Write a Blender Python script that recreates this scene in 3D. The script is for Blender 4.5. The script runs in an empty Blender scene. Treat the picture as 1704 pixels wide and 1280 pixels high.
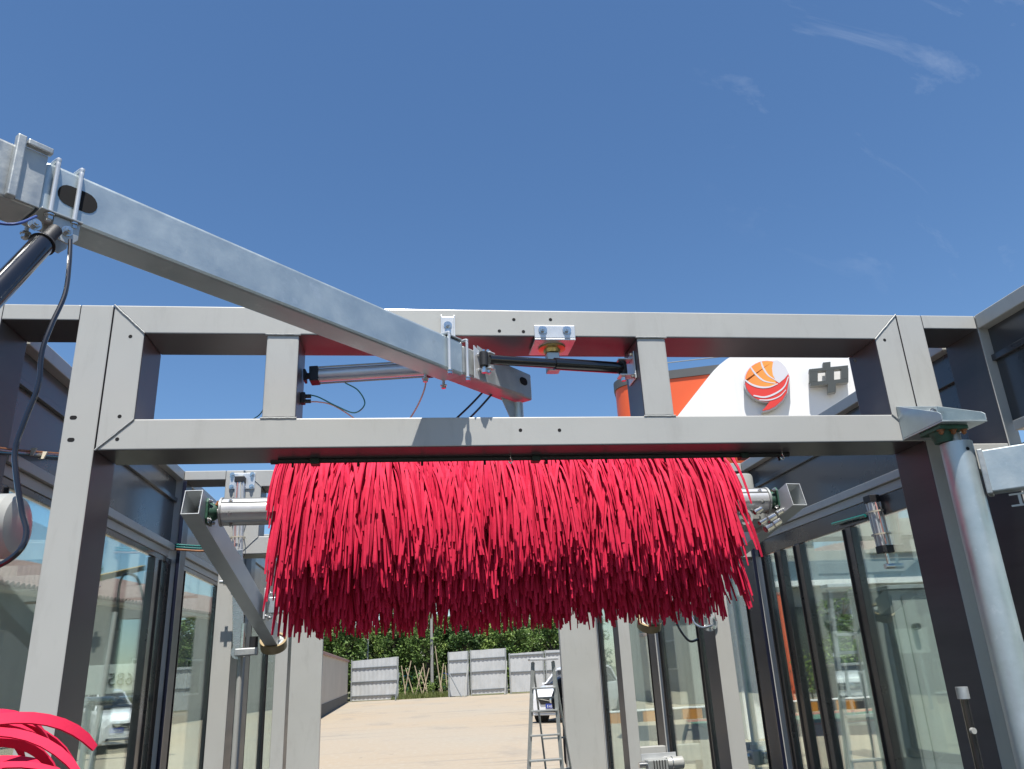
import bpy, bmesh, math, random
from mathutils import Vector as V, Matrix, noise
random.seed(7)
SC = bpy.context.scene
COL = SC.collection
R_ = math.radians
# ------------------------------------------------------------------ camera
ROT = ((0.990902, -0.126406, -0.046599), (-0.000400, 0.343494, -0.939144), (0.134731, 0.930567, 0.340282))
F, CX, CY, CAMZ = 1309.65, 852.0, 640.0, 1.65
cam = bpy.data.cameras.new('camera'); camo = bpy.data.objects.new('camera', cam); COL.objects.link(camo)
cam.sensor_width = 36; cam.lens = F/1704*36; cam.clip_start = .05; cam.clip_end = 3000
rt, dn, fw = [V(r).normalized() for r in ROT]
m = Matrix((rt, -dn, -fw)).transposed().to_4x4(); m.translation = V((0, 0, CAMZ)); camo.matrix_world = m
SC.camera = camo

def at(px, py, **k):
    """point of the real place seen at a photo pixel, on the plane X=, Y= or Z="""
    a, b = px-CX, py-CY
    d = rt*a + dn*b + fw*F
    (ax, v), = k.items(); i = 'XYZ'.index(ax)
    o = V((0, 0, CAMZ)); return o + d*((v-o[i])/d[i])

# ------------------------------------------------------------------ sky, sun, exposure
TY, SX = 2.75, .03
sdir = V((SX, 1, -TY)).normalized()
elev = math.asin(-sdir.z); az_ = math.atan2(-sdir.x, -sdir.y)      # towards the sun
W = bpy.data.worlds.new('World'); SC.world = W; W.use_nodes = True
nt = W.node_tree; nt.nodes.clear(); N = nt.nodes.new; LK = nt.links.new
out = N('ShaderNodeOutputWorld'); bg = N('ShaderNodeBackground'); sky = N('ShaderNodeTexSky')
sky.sky_type = 'NISHITA'; sky.sun_disc = False; sky.sun_elevation = elev; sky.sun_rotation = az_
sky.air_density = 1.0; sky.dust_density = .35; sky.ozone_density = 3.6; sky.altitude = 50
# thin cirrus wisps high on the right
tc = N('ShaderNodeTexCoord'); mp = N('ShaderNodeMapping'); mp.inputs['Rotation'].default_value = (R_(20), R_(-28), R_(35)); mp.inputs['Scale'].default_value = (1.2, 9, 5); mp.inputs['Location'].default_value = (.35, 1.3, .6)
nz = N('ShaderNodeTexNoise'); nz.inputs['Scale'].default_value = 1.7; nz.inputs['Detail'].default_value = 7; nz.inputs['Roughness'].default_value = .62; nz.inputs['Distortion'].default_value = .5
rp = N('ShaderNodeMapRange'); rp.inputs[1].default_value = .56; rp.inputs[2].default_value = .84; rp.inputs[3].default_value = 0; rp.inputs[4].default_value = .30
mx = N('ShaderNodeMixRGB'); mx.inputs[2].default_value = (5.0, 5.6, 6.6, 1)
LK(tc.outputs['Generated'], mp.inputs[0]); LK(mp.outputs[0], nz.inputs['Vector']); LK(nz.outputs['Fac'], rp.inputs[0]); cdir = (rt*(1580-CX)+dn*(70-CY)+fw*F).normalized()
dt = N('ShaderNodeVectorMath'); dt.operation = 'DOT_PRODUCT'; dt.inputs[1].default_value = cdir; mk = N('ShaderNodeMapRange'); mk.interpolation_type = 'SMOOTHSTEP'; mk.inputs[1].default_value = .955; mk.inputs[2].default_value = .985
ml_ = N('ShaderNodeMath'); ml_.operation = 'MULTIPLY'; LK(tc.outputs['Generated'], dt.inputs[0]); LK(dt.outputs['Value'], mk.inputs[0]); LK(mk.outputs[0], ml_.inputs[0]); LK(rp.outputs[0], ml_.inputs[1]); LK(ml_.outputs[0], mx.inputs[0])
hs = N('ShaderNodeHueSaturation'); hs.inputs['Saturation'].default_value = 1.13
LK(sky.outputs[0], hs.inputs['Color']); LK(hs.outputs[0], mx.inputs[1]); LK(mx.outputs[0], bg.inputs[0]); LK(bg.outputs[0], out.inputs[0])
bg.inputs[1].default_value = .090
sl = bpy.data.lights.new('sun', 'SUN'); sl.energy = 5.0; sl.angle = R_(.53); sl.color = (1, .96, .9)
so = bpy.data.objects.new('sun', sl); COL.objects.link(so); so.rotation_euler = sdir.to_track_quat('-Z', 'Y').to_euler(); so.location = (0, -5, 20)
SC.view_settings.view_transform = 'Standard'; SC.view_settings.look = 'None'; SC.view_settings.gamma = 1
SC.view_settings.use_curve_mapping = False; SC.view_settings.exposure = 0.72

# ------------------------------------------------------------------ materials
MAT = {}
def mat(name, col, rough=.5, metal=0, spec=.5, coat=0, var=.0, vscale=3, col2=None, bump=0, bscale=40, stretch=(1, 1, 1), rvar=0, k=None, cr=.12):
    k = (.66 if metal < .5 else 1) if k is None else k
    col = tuple(x*k for x in col); col2 = tuple(x*k for x in col2) if col2 else None
    M = bpy.data.materials.new(name); M.use_nodes = True; t = M.node_tree; b = t.nodes['Principled BSDF']
    b.inputs['Roughness'].default_value = rough; b.inputs['Metallic'].default_value = metal
    b.inputs['Specular IOR Level'].default_value = spec; b.inputs['Coat Weight'].default_value = coat; b.inputs['Coat Roughness'].default_value = cr
    b.inputs['Base Color'].default_value = (*col, 1)
    if var or col2 or rvar or bump:
        c = t.nodes.new('ShaderNodeTexCoord'); p = t.nodes.new('ShaderNodeMapping'); p.inputs['Scale'].default_value = stretch
        t.links.new(c.outputs['Object'], p.inputs[0])
        n = t.nodes.new('ShaderNodeTexNoise'); n.inputs['Scale'].default_value = vscale; n.inputs['Detail'].default_value = 6; n.inputs['Roughness'].default_value = .6
        t.links.new(p.outputs[0], n.inputs['Vector'])
        if var or col2:
            r = t.nodes.new('ShaderNodeValToRGB')
            c2 = col2 or tuple(min(1, x*(1+var)) for x in col); c1 = col if col2 else tuple(x*(1-var) for x in col)
            r.color_ramp.elements[0].color = (*c1, 1); r.color_ramp.elements[1].color = (*c2, 1)
            r.color_ramp.elements[0].position = .33; r.color_ramp.elements[1].position = .67
            t.links.new(n.outputs['Fac'], r.inputs[0]); t.links.new(r.outputs[0], b.inputs['Base Color'])
        if rvar:
            q = t.nodes.new('ShaderNodeMapRange'); q.inputs[1].default_value = .3; q.inputs[2].default_value = .7
            q.inputs[3].default_value = max(.02, rough-rvar); q.inputs[4].default_value = rough+rvar
            t.links.new(n.outputs['Fac'], q.inputs[0]); t.links.new(q.outputs[0], b.inputs['Roughness'])
        if bump:
            n2 = t.nodes.new('ShaderNodeTexNoise'); n2.inputs['Scale'].default_value = bscale; n2.inputs['Detail'].default_value = 4
            t.links.new(p.outputs[0], n2.inputs['Vector'])
            u = t.nodes.new('ShaderNodeBump'); u.inputs['Strength'].default_value = bump; u.inputs['Distance'].default_value = .01
            t.links.new(n2.outputs['Fac'], u.inputs['Height']); t.links.new(u.outputs[0], b.inputs['Normal'])
    MAT[name] = M; return M
paint = mat('grey_paint', (.625, .62, .575), .36, spec=.4, coat=.12, var=.035, vscale=1.3, rvar=.06, bump=.03, bscale=160)
def dirty(M, amt, tint, sc=5, st=(1.6, 1.6, .35), lo=.56, hi=.78):
    t = M.node_tree; b = t.nodes['Principled BSDF']; ln = b.inputs['Base Color'].links; src = ln[0].from_socket if ln else None
    c = t.nodes.new('ShaderNodeTexCoord'); p = t.nodes.new('ShaderNodeMapping'); p.inputs['Scale'].default_value = st
    n = t.nodes.new('ShaderNodeTexNoise'); n.inputs['Scale'].default_value = sc; n.inputs['Detail'].default_value = 10; n.inputs['Roughness'].default_value = .72; n.inputs['Distortion'].default_value = .3
    r = t.nodes.new('ShaderNodeMapRange'); r.inputs[1].default_value = lo; r.inputs[2].default_value = hi; r.inputs[4].default_value = amt
    x = t.nodes.new('ShaderNodeMixRGB'); x.inputs[2].default_value = (*tint, 1); x.inputs[1].default_value = b.inputs['Base Color'].default_value
    t.links.new(c.outputs['Object'], p.inputs[0]); t.links.new(p.outputs[0], n.inputs['Vector']); t.links.new(n.outputs['Fac'], r.inputs[0]); t.links.new(r.outputs[0], x.inputs[0])
    if src: t.links.new(src, x.inputs[1])
    t.links.new(x.outputs[0], b.inputs['Base Color'])
dirty(paint, .34, (.24, .225, .20), lo=.53); dirty(paint, .5, (.13, .12, .10), 34, (1, 1, 1), .70, .80)
paint_in = mat('dark_steel_sheet', (.10, .105, .115), .28, metal=.35, coat=.3, var=.12, vscale=1.1, rvar=.08)
face_shade = mat('side_face_shade', (.082, .078, .082), .34, metal=.1, spec=.3, k=1, var=.18, vscale=1.6, rvar=.05, stretch=(.4, .4, 3.5))  # shade of side and under faces, put into a darker colour
joint = mat('joint_gap', (.03, .03, .03), .8)
weld = mat('weld_bead', (.47, .48, .46), .5, bump=.3, bscale=90)
galv = mat('galvanised_steel', (.40, .46, .475), .40, metal=.6, col2=(.50, .565, .58), vscale=6, rvar=.12, bump=.06, bscale=60)
dirty(galv, .55, (.62, .66, .66), 11, (1, 1, .8), .58, .70); dirty(galv, .45, (.22, .20, .17), 4, (1, 1, 1), .62, .8)
galvl = mat('bright_galvanised', (.56, .59, .60), .38, metal=.35, var=.06, vscale=8, k=1, rvar=.08)
galvd = mat('galvanised_dull', (.34, .36, .36), .45, metal=.55, col2=(.46, .48, .47), vscale=14, rvar=.15, bump=.1, bscale=50)
steel = mat('brushed_steel', (.52, .53, .53), .27, metal=.9, var=.08, vscale=4, rvar=.08, stretch=(1, 1, 8))
alu = mat('aluminium', (.62, .63, .63), .34, metal=.45, k=1, var=.05, vscale=6, rvar=.08)
alud = mat('aluminium_dull', (.40, .41, .39), .42, metal=.5, var=.1, vscale=9)
chrome = mat('zinc_bolt', (.62, .62, .6), .22, metal=.95, var=.15, vscale=40)
black = mat('black_gloss', (.012, .012, .014), .18, coat=.6)
blackm = mat('black_rubber', (.02, .02, .022), .55, bump=.1, bscale=200)
hole = mat('hole_black', (.004, .004, .005), .9)
castg = mat('green_cast_iron', (.035, .12, .075), .5, var=.3, vscale=30, bump=.2)
clampg = mat('dark_green_clamp', (.01, .04, .03), .4)
rust = mat('copper_rust', (.42, .16, .05), .6, var=.4, vscale=40)
brass = mat('brass', (.55, .42, .16), .35, metal=.8)
red = mat('red_foam', (.84, .022, .085), .75, k=.70, spec=.25, var=.10, vscale=2.2, bump=.05, bscale=120)
dirty(red, .35, (.38, .01, .03), 1.7, (1, 1, 1), .5, .75)
tube_refl = mat('tube_brush_reflection', (.62, .05, .07), .12, coat=.5, var=.35, vscale=5, stretch=(1, .1, .1))  # red of the mirrored brush painted into the tube colour
pu = mat('amber_polyurethane', (.45, .34, .18), .4, var=.15, vscale=8, coat=.2)
grille = mat('dark_trim', (.045, .042, .042), .4, metal=.4)
mull = mat('mullion_bronze', (.075, .068, .066), .3, metal=.6, coat=.3, rvar=.08, vscale=3)
navy = mat('navy_anodised', (.022, .026, .055), .3, metal=.3, coat=.4)
white = mat('white_board', (.80, .80, .79), .4, k=1, var=.02, vscale=.6)
dirty(white, .22, (.45, .42, .38), 1.6, (2, 2, .25), .5, .8)
orange = mat('orange_board', (.86, .13, .035), .4, k=.85, var=.04, vscale=.8)
capg = mat('grey_cap', (.13, .135, .135), .5, var=.05)
lettg = mat('letter_grey', (.085, .095, .09), .5)
letts = mat('letter_side', (.36, .38, .37), .5)
lilac = mat('pale_lilac_board', (.70, .68, .72), .4, k=.9)
logor = mat('logo_red', (.80, .055, .04), .4, k=.85)
concrete = None
cream = mat('cream_wall', (.72, .66, .57), .85, var=.06, vscale=.5, bump=.1, bscale=8)
dwall = mat('grey_brown_wall', (.23, .22, .20), .85, var=.1, vscale=.4)
skirt = mat('grey_skirting', (.13, .13, .125), .85, var=.1)
coping = mat('pink_coping', (.55, .34, .30), .7, var=.1, vscale=2)
tile = mat('clay_tile', (.30, .17, .15), .6, col2=(.42, .28, .25), vscale=3)
sheet = mat('corrugated_sheet', (.60, .62, .62), .5, metal=.05, col2=(.74, .76, .76), vscale=1.6, stretch=(1, 1, .5))
dirty(sheet, .5, (.30, .26, .20), 2.2, (1, 1, .3), .52, .8)
rail = mat('rail_grey', (.22, .24, .25), .5, metal=.3)
bark = mat('bark', (.14, .10, .07), .9, var=.3, vscale=12)
wood = mat('stake_wood', (.42, .33, .22), .8, var=.2, vscale=10)
pole = mat('pole_concrete', (.42, .41, .38), .8, var=.1)
leafA = mat('leaf_green', (.045, .085, .02), .5, k=1.25, col2=(.12, .18, .045), vscale=.9, spec=.3)
leafB = mat('leaf_dark', (.028, .06, .018), .5, k=1.25, col2=(.07, .12, .03), vscale=.8, spec=.3)
leafC = mat('leaf_light', (.07, .12, .03), .5, k=1.25, col2=(.17, .23, .055), vscale=1.2, spec=.3)
grassm = mat('grass_blades', (.10, .15, .03), .6, col2=(.22, .24, .06), vscale=2)
carw = mat('white_car_paint', (.78, .79, .80), .25, k=.9, coat=.8, cr=.04)
carg = mat('dark_glass', (.02, .024, .03), .06, spec=.6)
tyre = mat('tyre', (.02, .02, .02), .8)
plateb = mat('plate_blue', (.02, .06, .42), .4)
white2 = mat('white_plastic', (.50, .50, .46), .35, coat=.3, var=.03)
cloth = mat('black_cloth', (.018, .018, .02), .85, var=.5, vscale=30)
skin = mat('skin', (.45, .27, .19), .55)
hair = mat('hair', (.012, .01, .009), .6)
tealp = mat('teal_paint', (.02, .17, .24), .4)
bluep = mat('blue_paint', (.04, .09, .32), .4)
hoseg = mat('hose_teal', (.02, .22, .20), .25, coat=.5)
hosep = mat('hose_pink', (.80, .38, .33), .25, coat=.5)
hosew = mat('cable_tie_white', (.72, .66, .52), .4)
yell = mat('yellow_wood', (.62, .42, .12), .6)
shopw = mat('shop_cladding', (.50, .50, .46), .6, var=.03)
shopb = mat('shop_blue_band', (.16, .24, .30), .4)
shopd = mat('shop_glass', (.06, .075, .07), .1, spec=.7)
cabm = mat('pale_enamel', (.50, .53, .50), .35, var=.02, coat=.2)
gred = mat('painted_red_strip', (.50, .20, .15), .8, var=.1, vscale=2)
ggreen = mat('painted_green_strip', (.13, .27, .20), .8, var=.1, vscale=2)
kerbo = mat('kerb_orange', (.72, .28, .02), .6)
kerbd = mat('kerb_dark', (.05, .05, .06), .7)

def glassmat(name, tint, refl=1.0):
    M = bpy.data.materials.new(name); M.use_nodes = True; t = M.node_tree; t.nodes.clear()
    o = t.nodes.new('ShaderNodeOutputMaterial'); mixs = t.nodes.new('ShaderNodeMixShader')
    tr = t.nodes.new('ShaderNodeBsdfTransparent'); tr.inputs[0].default_value = (*tint, 1)
    gl = t.nodes.new('ShaderNodeBsdfGlossy'); gl.inputs['Roughness'].default_value = .012; gl.inputs[0].default_value = (.92, 1, .97, 1)
    fr = t.nodes.new('ShaderNodeFresnel'); fr.inputs[0].default_value = 1.55
    ml = t.nodes.new('ShaderNodeMath'); ml.operation = 'MULTIPLY_ADD'; ml.inputs[1].default_value = .6*refl; ml.inputs[2].default_value = .01; ml.use_clamp = True
    t.links.new(fr.outputs[0], ml.inputs[0]); t.links.new(ml.outputs[0], mixs.inputs[0]); t.links.new(tr.outputs[0], mixs.inputs[1]); t.links.new(gl.outputs[0], mixs.inputs[2])
    df = t.nodes.new('ShaderNodeBsdfDiffuse'); df.inputs[0].default_value = (.42, .42, .39, 1); m2 = t.nodes.new('ShaderNodeMixShader')
    c = t.nodes.new('ShaderNodeTexCoord'); mpp = t.nodes.new('ShaderNodeMapping'); mpp.inputs['Scale'].default_value = (1, 2.2, .55)
    n1 = t.nodes.new('ShaderNodeTexNoise'); n1.inputs['Scale'].default_value = 2.3; n1.inputs['Detail'].default_value = 9; n1.inputs['Roughness'].default_value = .7
    r1 = t.nodes.new('ShaderNodeMapRange'); r1.inputs[1].default_value = .45; r1.inputs[2].default_value = .8; r1.inputs[3].default_value = .015; r1.inputs[4].default_value = .10
    t.links.new(c.outputs['Object'], mpp.inputs[0]); t.links.new(mpp.outputs[0], n1.inputs['Vector']); t.links.new(n1.outputs['Fac'], r1.inputs[0])
    n3 = t.nodes.new('ShaderNodeTexNoise'); n3.inputs['Scale'].default_value = 1.1; bp = t.nodes.new('ShaderNodeBump'); bp.inputs['Strength'].default_value = .05; bp.inputs['Distance'].default_value = .02
    t.links.new(c.outputs['Object'], n3.inputs['Vector']); t.links.new(n3.outputs['Fac'], bp.inputs['Height']); t.links.new(bp.outputs[0], gl.inputs['Normal'])
    t.links.new(r1.outputs[0], m2.inputs[0]); t.links.new(mixs.outputs[0], m2.inputs[1]); t.links.new(df.outputs[0], m2.inputs[2]); t.links.new(m2.outputs[0], o.inputs[0]); return M
glass = glassmat('window_glass', (.93, .97, .95))
floorm = mat('dark_bounce_floor', (.055, .055, .052), .45, var=.3, vscale=1.5, bump=.1)  # dark colour of the added floor that swallows bounced light

def concrete_mat():
    M = mat('concrete_yard', (.38, .33, .26), .85, bump=.15, bscale=30); t = M.node_tree; b = t.nodes['Principled BSDF']
    c = t.nodes.new('ShaderNodeTexCoord')
    def nz(s, st, lo, hi, d=6):
        p = t.nodes.new('ShaderNodeMapping'); p.inputs['Scale'].default_value = st; t.links.new(c.outputs['Object'], p.inputs[0])
        n = t.nodes.new('ShaderNodeTexNoise'); n.inputs['Scale'].default_value = s; n.inputs['Detail'].default_value = d; t.links.new(p.outputs[0], n.inputs['Vector'])
        r = t.nodes.new('ShaderNodeMapRange'); r.inputs[1].default_value = lo; r.inputs[2].default_value = hi; t.links.new(n.outputs['Fac'], r.inputs[0]); return r.outputs[0]
    def mixc(f, a, bb):
        x = t.nodes.new('ShaderNodeMixRGB'); t.links.new(f, x.inputs[0])
        for s, v in ((1, a), (2, bb)):
            if isinstance(v, tuple): x.inputs[s].default_value = (*v, 1)
            else: t.links.new(v, x.inputs[s])
        return x.outputs[0]
    a = mixc(nz(.09, (1, 1, 1), .35, .65), (.42, .335, .235), (.385, .345, .28))
    d = mixc(nz(.6, (1, .45, 1), .56, .78), a, (.27, .245, .21))
    e = mixc(nz(7, (1, 1, 1), .5, .8, 8), d, (.44, .40, .33))
    f0 = mixc(nz(.35, (.25, 2.2, 1), .62, .76, 8), e, (.20, .19, .17)); f1 = mixc(nz(1.4, (.12, 1.6, 1), .60, .72, 6), f0, (.29, .26, .22)); f = mixc(nz(2.4, (1, 1, 1), .70, .76, 9), f1, (.17, .16, .14))
    h_ = t.nodes.new('ShaderNodeMixRGB'); h_.blend_type = 'MULTIPLY'; h_.inputs[0].default_value = 1; h_.inputs[2].default_value = (.76, .75, .73, 1); t.links.new(f, h_.inputs[1]); t.links.new(h_.outputs[0], b.inputs['Base Color']); return M
concrete = concrete_mat()

# ------------------------------------------------------------------ mesh helper
ORIG = {}
class MB:
    def __init__(s): s.v = []; s.f = []; s.marks = []
    def mark(s): s.marks.append((len(s.v), len(s.f))); return s
    def add(s, vs, fs):
        o = len(s.v); s.v += [V(x) for x in vs]; s.f += [tuple(i+o for i in f) for f in fs]; return s
    def box(s, x0, x1, y0, y1, z0, z1):
        return s.add([(x0, y0, z0), (x1, y0, z0), (x1, y1, z0), (x0, y1, z0), (x0, y0, z1), (x1, y0, z1), (x1, y1, z1), (x0, y1, z1)],
                     [(0, 3, 2, 1), (4, 5, 6, 7), (0, 1, 5, 4), (1, 2, 6, 5), (2, 3, 7, 6), (3, 0, 4, 7)])
    def obox(s, c, ax, h):
        c = V(c); a = [V(x).normalized()*k for x, k in zip(ax, h)]
        p = [c + a[0]*i + a[1]*j + a[2]*k for k in (-1, 1) for i, j in ((-1, -1), (1, -1), (1, 1), (-1, 1))]
        return s.add(p, [(0, 3, 2, 1), (4, 5, 6, 7), (0, 1, 5, 4), (1, 2, 6, 5), (2, 3, 7, 6), (3, 0, 4, 7)])
    def beam(s, p0, p1, w, h, up=(0, 0, 1)):
        p0, p1 = V(p0), V(p1); d = (p1-p0); L = d.length; d.normalize(); sd = d.cross(V(up)).normalized(); u = sd.cross(d)
        return s.obox((p0+p1)/2, (d, sd, u), (L/2, w/2, h/2))
    def prism(s, poly, n):
        """polygon of 3d points extruded along vector n"""
        p = [V(x) for x in poly]; n = V(n); k = len(p)
        return s.add(p + [x+n for x in p], [tuple(range(k))[::-1], tuple(range(k, 2*k))] + [(i, (i+1) % k, (i+1) % k+k, i+k) for i in range(k)])
    def cyl(s, p0, p1, r, n=16, r2=None, cap=True):
        p0, p1 = V(p0), V(p1); d = (p1-p0).normalized(); a = d.orthogonal().normalized(); b = d.cross(a); r2 = r if r2 is None else r2
        vs = []
        for p, q in ((p0, r), (p1, r2)):
            vs += [p + (a*math.cos(2*math.pi*i/n)+b*math.sin(2*math.pi*i/n))*q for i in range(n)]
        fs = [(i, (i+1) % n, (i+1) % n+n, i+n) for i in range(n)]
        if cap: fs += [tuple(range(n))[::-1], tuple(range(n, 2*n))]
        return s.add(vs, fs)
    def pipe(s, p0, p1, r, ri, n=24):
        p0, p1 = V(p0), V(p1); d = (p1-p0).normalized(); a = d.orthogonal().normalized(); b = d.cross(a); vs = []
        for p, q in ((p0, r), (p1, r), (p1, ri), (p0, ri)):
            vs += [p + (a*math.cos(2*math.pi*i/n)+b*math.sin(2*math.pi*i/n))*q for i in range(n)]
        return s.add(vs, [(i+k*n, (i+1) % n+k*n, (i+1) % n+((k+1) % 4)*n, i+((k+1) % 4)*n) for k in range(4) for i in range(n)])
    def tube(s, pts, r, n=8):
        pts = [V(p) for p in pts]; ref = None; vs = []
        for i, p in enumerate(pts):
            d = (pts[min(i+1, len(pts)-1)] - pts[max(i-1, 0)]).normalized()
            if ref is None: ref = d.orthogonal().normalized()
            ref = (ref - d*ref.dot(d)).normalized(); b = d.cross(ref)
            vs += [p + (ref*math.cos(2*math.pi*k/n)+b*math.sin(2*math.pi*k/n))*r for k in range(n)]
        m = len(pts); fs = [(j*n+k, j*n+(k+1) % n, (j+1)*n+(k+1) % n, (j+1)*n+k) for j in range(m-1) for k in range(n)]
        return s.add(vs, fs + [tuple(range(n))[::-1], tuple(range((m-1)*n, m*n))])
    def lathe(s, c, ax, prof, n=24):
        c, ax = V(c), V(ax).normalized(); a = ax.orthogonal().normalized(); b = ax.cross(a); vs = []
        for h, r in prof: vs += [c+ax*h+(a*math.cos(2*math.pi*k/n)+b*math.sin(2*math.pi*k/n))*r for k in range(n)]
        m = len(prof)
        return s.add(vs, [(j*n+k, j*n+(k+1) % n, (j+1)*n+(k+1) % n, (j+1)*n+k) for j in range(m-1) for k in range(n)] + [tuple(range(n))[::-1], tuple(range((m-1)*n, m*n))])
    def tris(s): return sum(len(f)-2 for f in s.f)
    def mesh(s, name, mt, o=V((0, 0, 0)), bevel=0, smooth=True, seg=2):
        me = bpy.data.meshes.new(name); me.from_pydata([v-o for v in s.v], [], s.f)
        if bevel:
            b = bmesh.new(); b.from_mesh(me); bmesh.ops.recalc_face_normals(b, faces=b.faces)
            bmesh.ops.bevel(b, geom=[e for e in b.edges if len(e.link_faces) == 2 and e.calc_face_angle(0) > .6], offset=bevel, segments=seg, profile=.5, affect='EDGES', clamp_overlap=True)
            b.to_mesh(me); b.free()
        else:
            b = bmesh.new(); b.from_mesh(me); bmesh.ops.recalc_face_normals(b, faces=b.faces); b.to_mesh(me); b.free()
        me.materials.append(mt)
        if smooth and not bevel:
            me.shade_smooth(); me.set_sharp_from_angle(angle=R_(35))
        return me
    def build(s, name, mt, parent=None, bevel=0, smooth=True, label=None, kind=None, seg=2):
        if len(s.marks) > 1 and parent:            # pieces that can be told apart become objects of their own
            ends = s.marks[1:] + [(len(s.v), len(s.f))]; first = None
            for (v0, f0), (v1, f1) in zip(s.marks, ends):
                q = MB(); q.v = s.v[v0:v1]; q.f = [tuple(i-v0 for i in f) for f in s.f[f0:f1]]
                ob = q.build(name, mt, parent, bevel, smooth, label, kind, seg); first = first or ob
            return first
        o = ORIG.get(parent.name, V((0, 0, 0))) if parent else V((0, 0, 0))
        if not parent:
            lo = V((min(v.x for v in s.v), min(v.y for v in s.v), min(v.z for v in s.v))); hi = V((max(v.x for v in s.v), max(v.y for v in s.v), max(v.z for v in s.v)))
            o = V(((lo.x+hi.x)/2, (lo.y+hi.y)/2, lo.z))
        ob = bpy.data.objects.new(name, s.mesh(name, mt, o, bevel, smooth, seg)); COL.objects.link(ob)
        if parent: ob.parent = parent
        else: ob.location = o
        ORIG[ob.name] = o
        if label: ob['label'] = label
        if kind: ob['kind'] = kind
        return ob

def shade_faces(o, mt):
    """shade painted as a darker material on the side and under faces of a frame member (second material slot)"""
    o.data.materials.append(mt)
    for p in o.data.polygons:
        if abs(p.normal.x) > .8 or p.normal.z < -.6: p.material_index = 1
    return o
def tag(o, label, cat, group=None, kind=None):
    if label: o['label'] = label
    if cat: o['category'] = cat
    if group: o['group'] = group
    if kind: o['kind'] = kind
    return o
def thing(name, loc, label, cat, group=None):
    o = bpy.data.objects.new(name, None); COL.objects.link(o); o.location = loc; ORIG[o.name] = V(loc); o.empty_display_size = .1
    return tag(o, label, cat, group)
def struct(o): o['kind'] = 'structure'; return o
def copy_tree(o, delta=None, label=None, parent=None):
    c = o.copy(); COL.objects.link(c)
    if parent: c.parent = parent
    else:
        c.location = o.location + V(delta); ORIG[c.name] = V(c.location)
        if label: c['label'] = label
    for ch in list(o.children): copy_tree(ch, parent=c)
    return c
def catmull(P, k=8):
    P = [V(p) for p in P]; P = [P[0]*2-P[1]] + P + [P[-1]*2-P[-2]]; o = []
    for i in range(1, len(P)-2):
        a, b, c, d = P[i-1:i+3]
        for j in range(k):
            t = j/k; o.append(.5*((2*b)+(c-a)*t+(2*a-5*b+4*c-d)*t*t+(3*b-a-3*c+d)*t**3))
    return o + [P[-2]]
def bolt(m, c, ax, r=.012, h=.012, washer=True):
    m.mark(); c, ax = V(c), V(ax).normalized()
    if washer: m.cyl(c, c+ax*.003, r*1.5, 12)
    m.cyl(c+ax*.003, c+ax*(h+.003), r, 6); m.cyl(c+ax*(h+.003), c+ax*(h+.008), r*.55, 8)

# ------------------------------------------------------------------ ground
g = MB(); g.add([(-400, -60, 0), (400, -60, 0), (400, 900, 0), (-400, 900, 0)], [(0, 1, 2, 3)])
struct(g.build('ground', mat('bare_earth', (.26, .24, .15), .95, col2=(.16, .18, .07), vscale=.12, bump=.3, bscale=2)))
g = MB(); g.add([(-60, -50, .006), (60, -50, .006), (60, 60.5, .006), (9, 61.8, .006), (-60, 62.8, .006)], [(0, 1, 2, 3, 4)])
struct(g.build('concrete_yard', concrete))
g = MB(); g.add([(-2.3, -9, .012), (3.6, -9, .012), (3.6, 13.2, .012), (-2.3, 13.2, .012)], [(0, 1, 2, 3)]); struct(g.build('bounce_cut_floor', floorm))  # unseen dark floor, added to cut light bouncing off the ground
g = MB(); g.add([(-9, -30, .009), (6.4, -30, .009), (6.4, 12.6, .009), (-9, 12.6, .009)], [(0, 1, 2, 3)]); struct(g.build('bounce_cut_apron', mat('dark_bounce_apron', (.05, .05, .05), .9, var=.2, vscale=2, bump=.3, bscale=60)))  # unseen dark apron, added to keep ground bounce off the frames
g = MB(); g.add([(7.4, 20.2, .012), (50, 20.2, .012), (50, 24.4, .012), (8.2, 24.4, .012)], [(0, 1, 2, 3)]); struct(g.build('painted_red_lane', gred))
g = MB(); g.add([(7.5, 20.6, .018), (50, 20.6, .018), (50, 23.5, .018), (8.0, 23.5, .018)], [(0, 1, 2, 3)]); struct(g.build('painted_green_lane', ggreen))
g = MB()
for i in range(6):
    x = 8.3+i*6
    for a in (0, .55): g.add([(x+a, 21, .022), (x+a+.18, 21, .022), (x+a+1.2, 22.1, .022), (x+a+1.02, 22.1, .022)], [(0, 1, 2, 3)])
    for a in (0, .55): g.add([(x+a+1.02, 22.1, .022), (x+a+1.2, 22.1, .022), (x+a+.18, 23.2, .022), (x+a, 23.2, .022)], [(0, 1, 2, 3)])
struct(g.build('painted_arrows', white))

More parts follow.
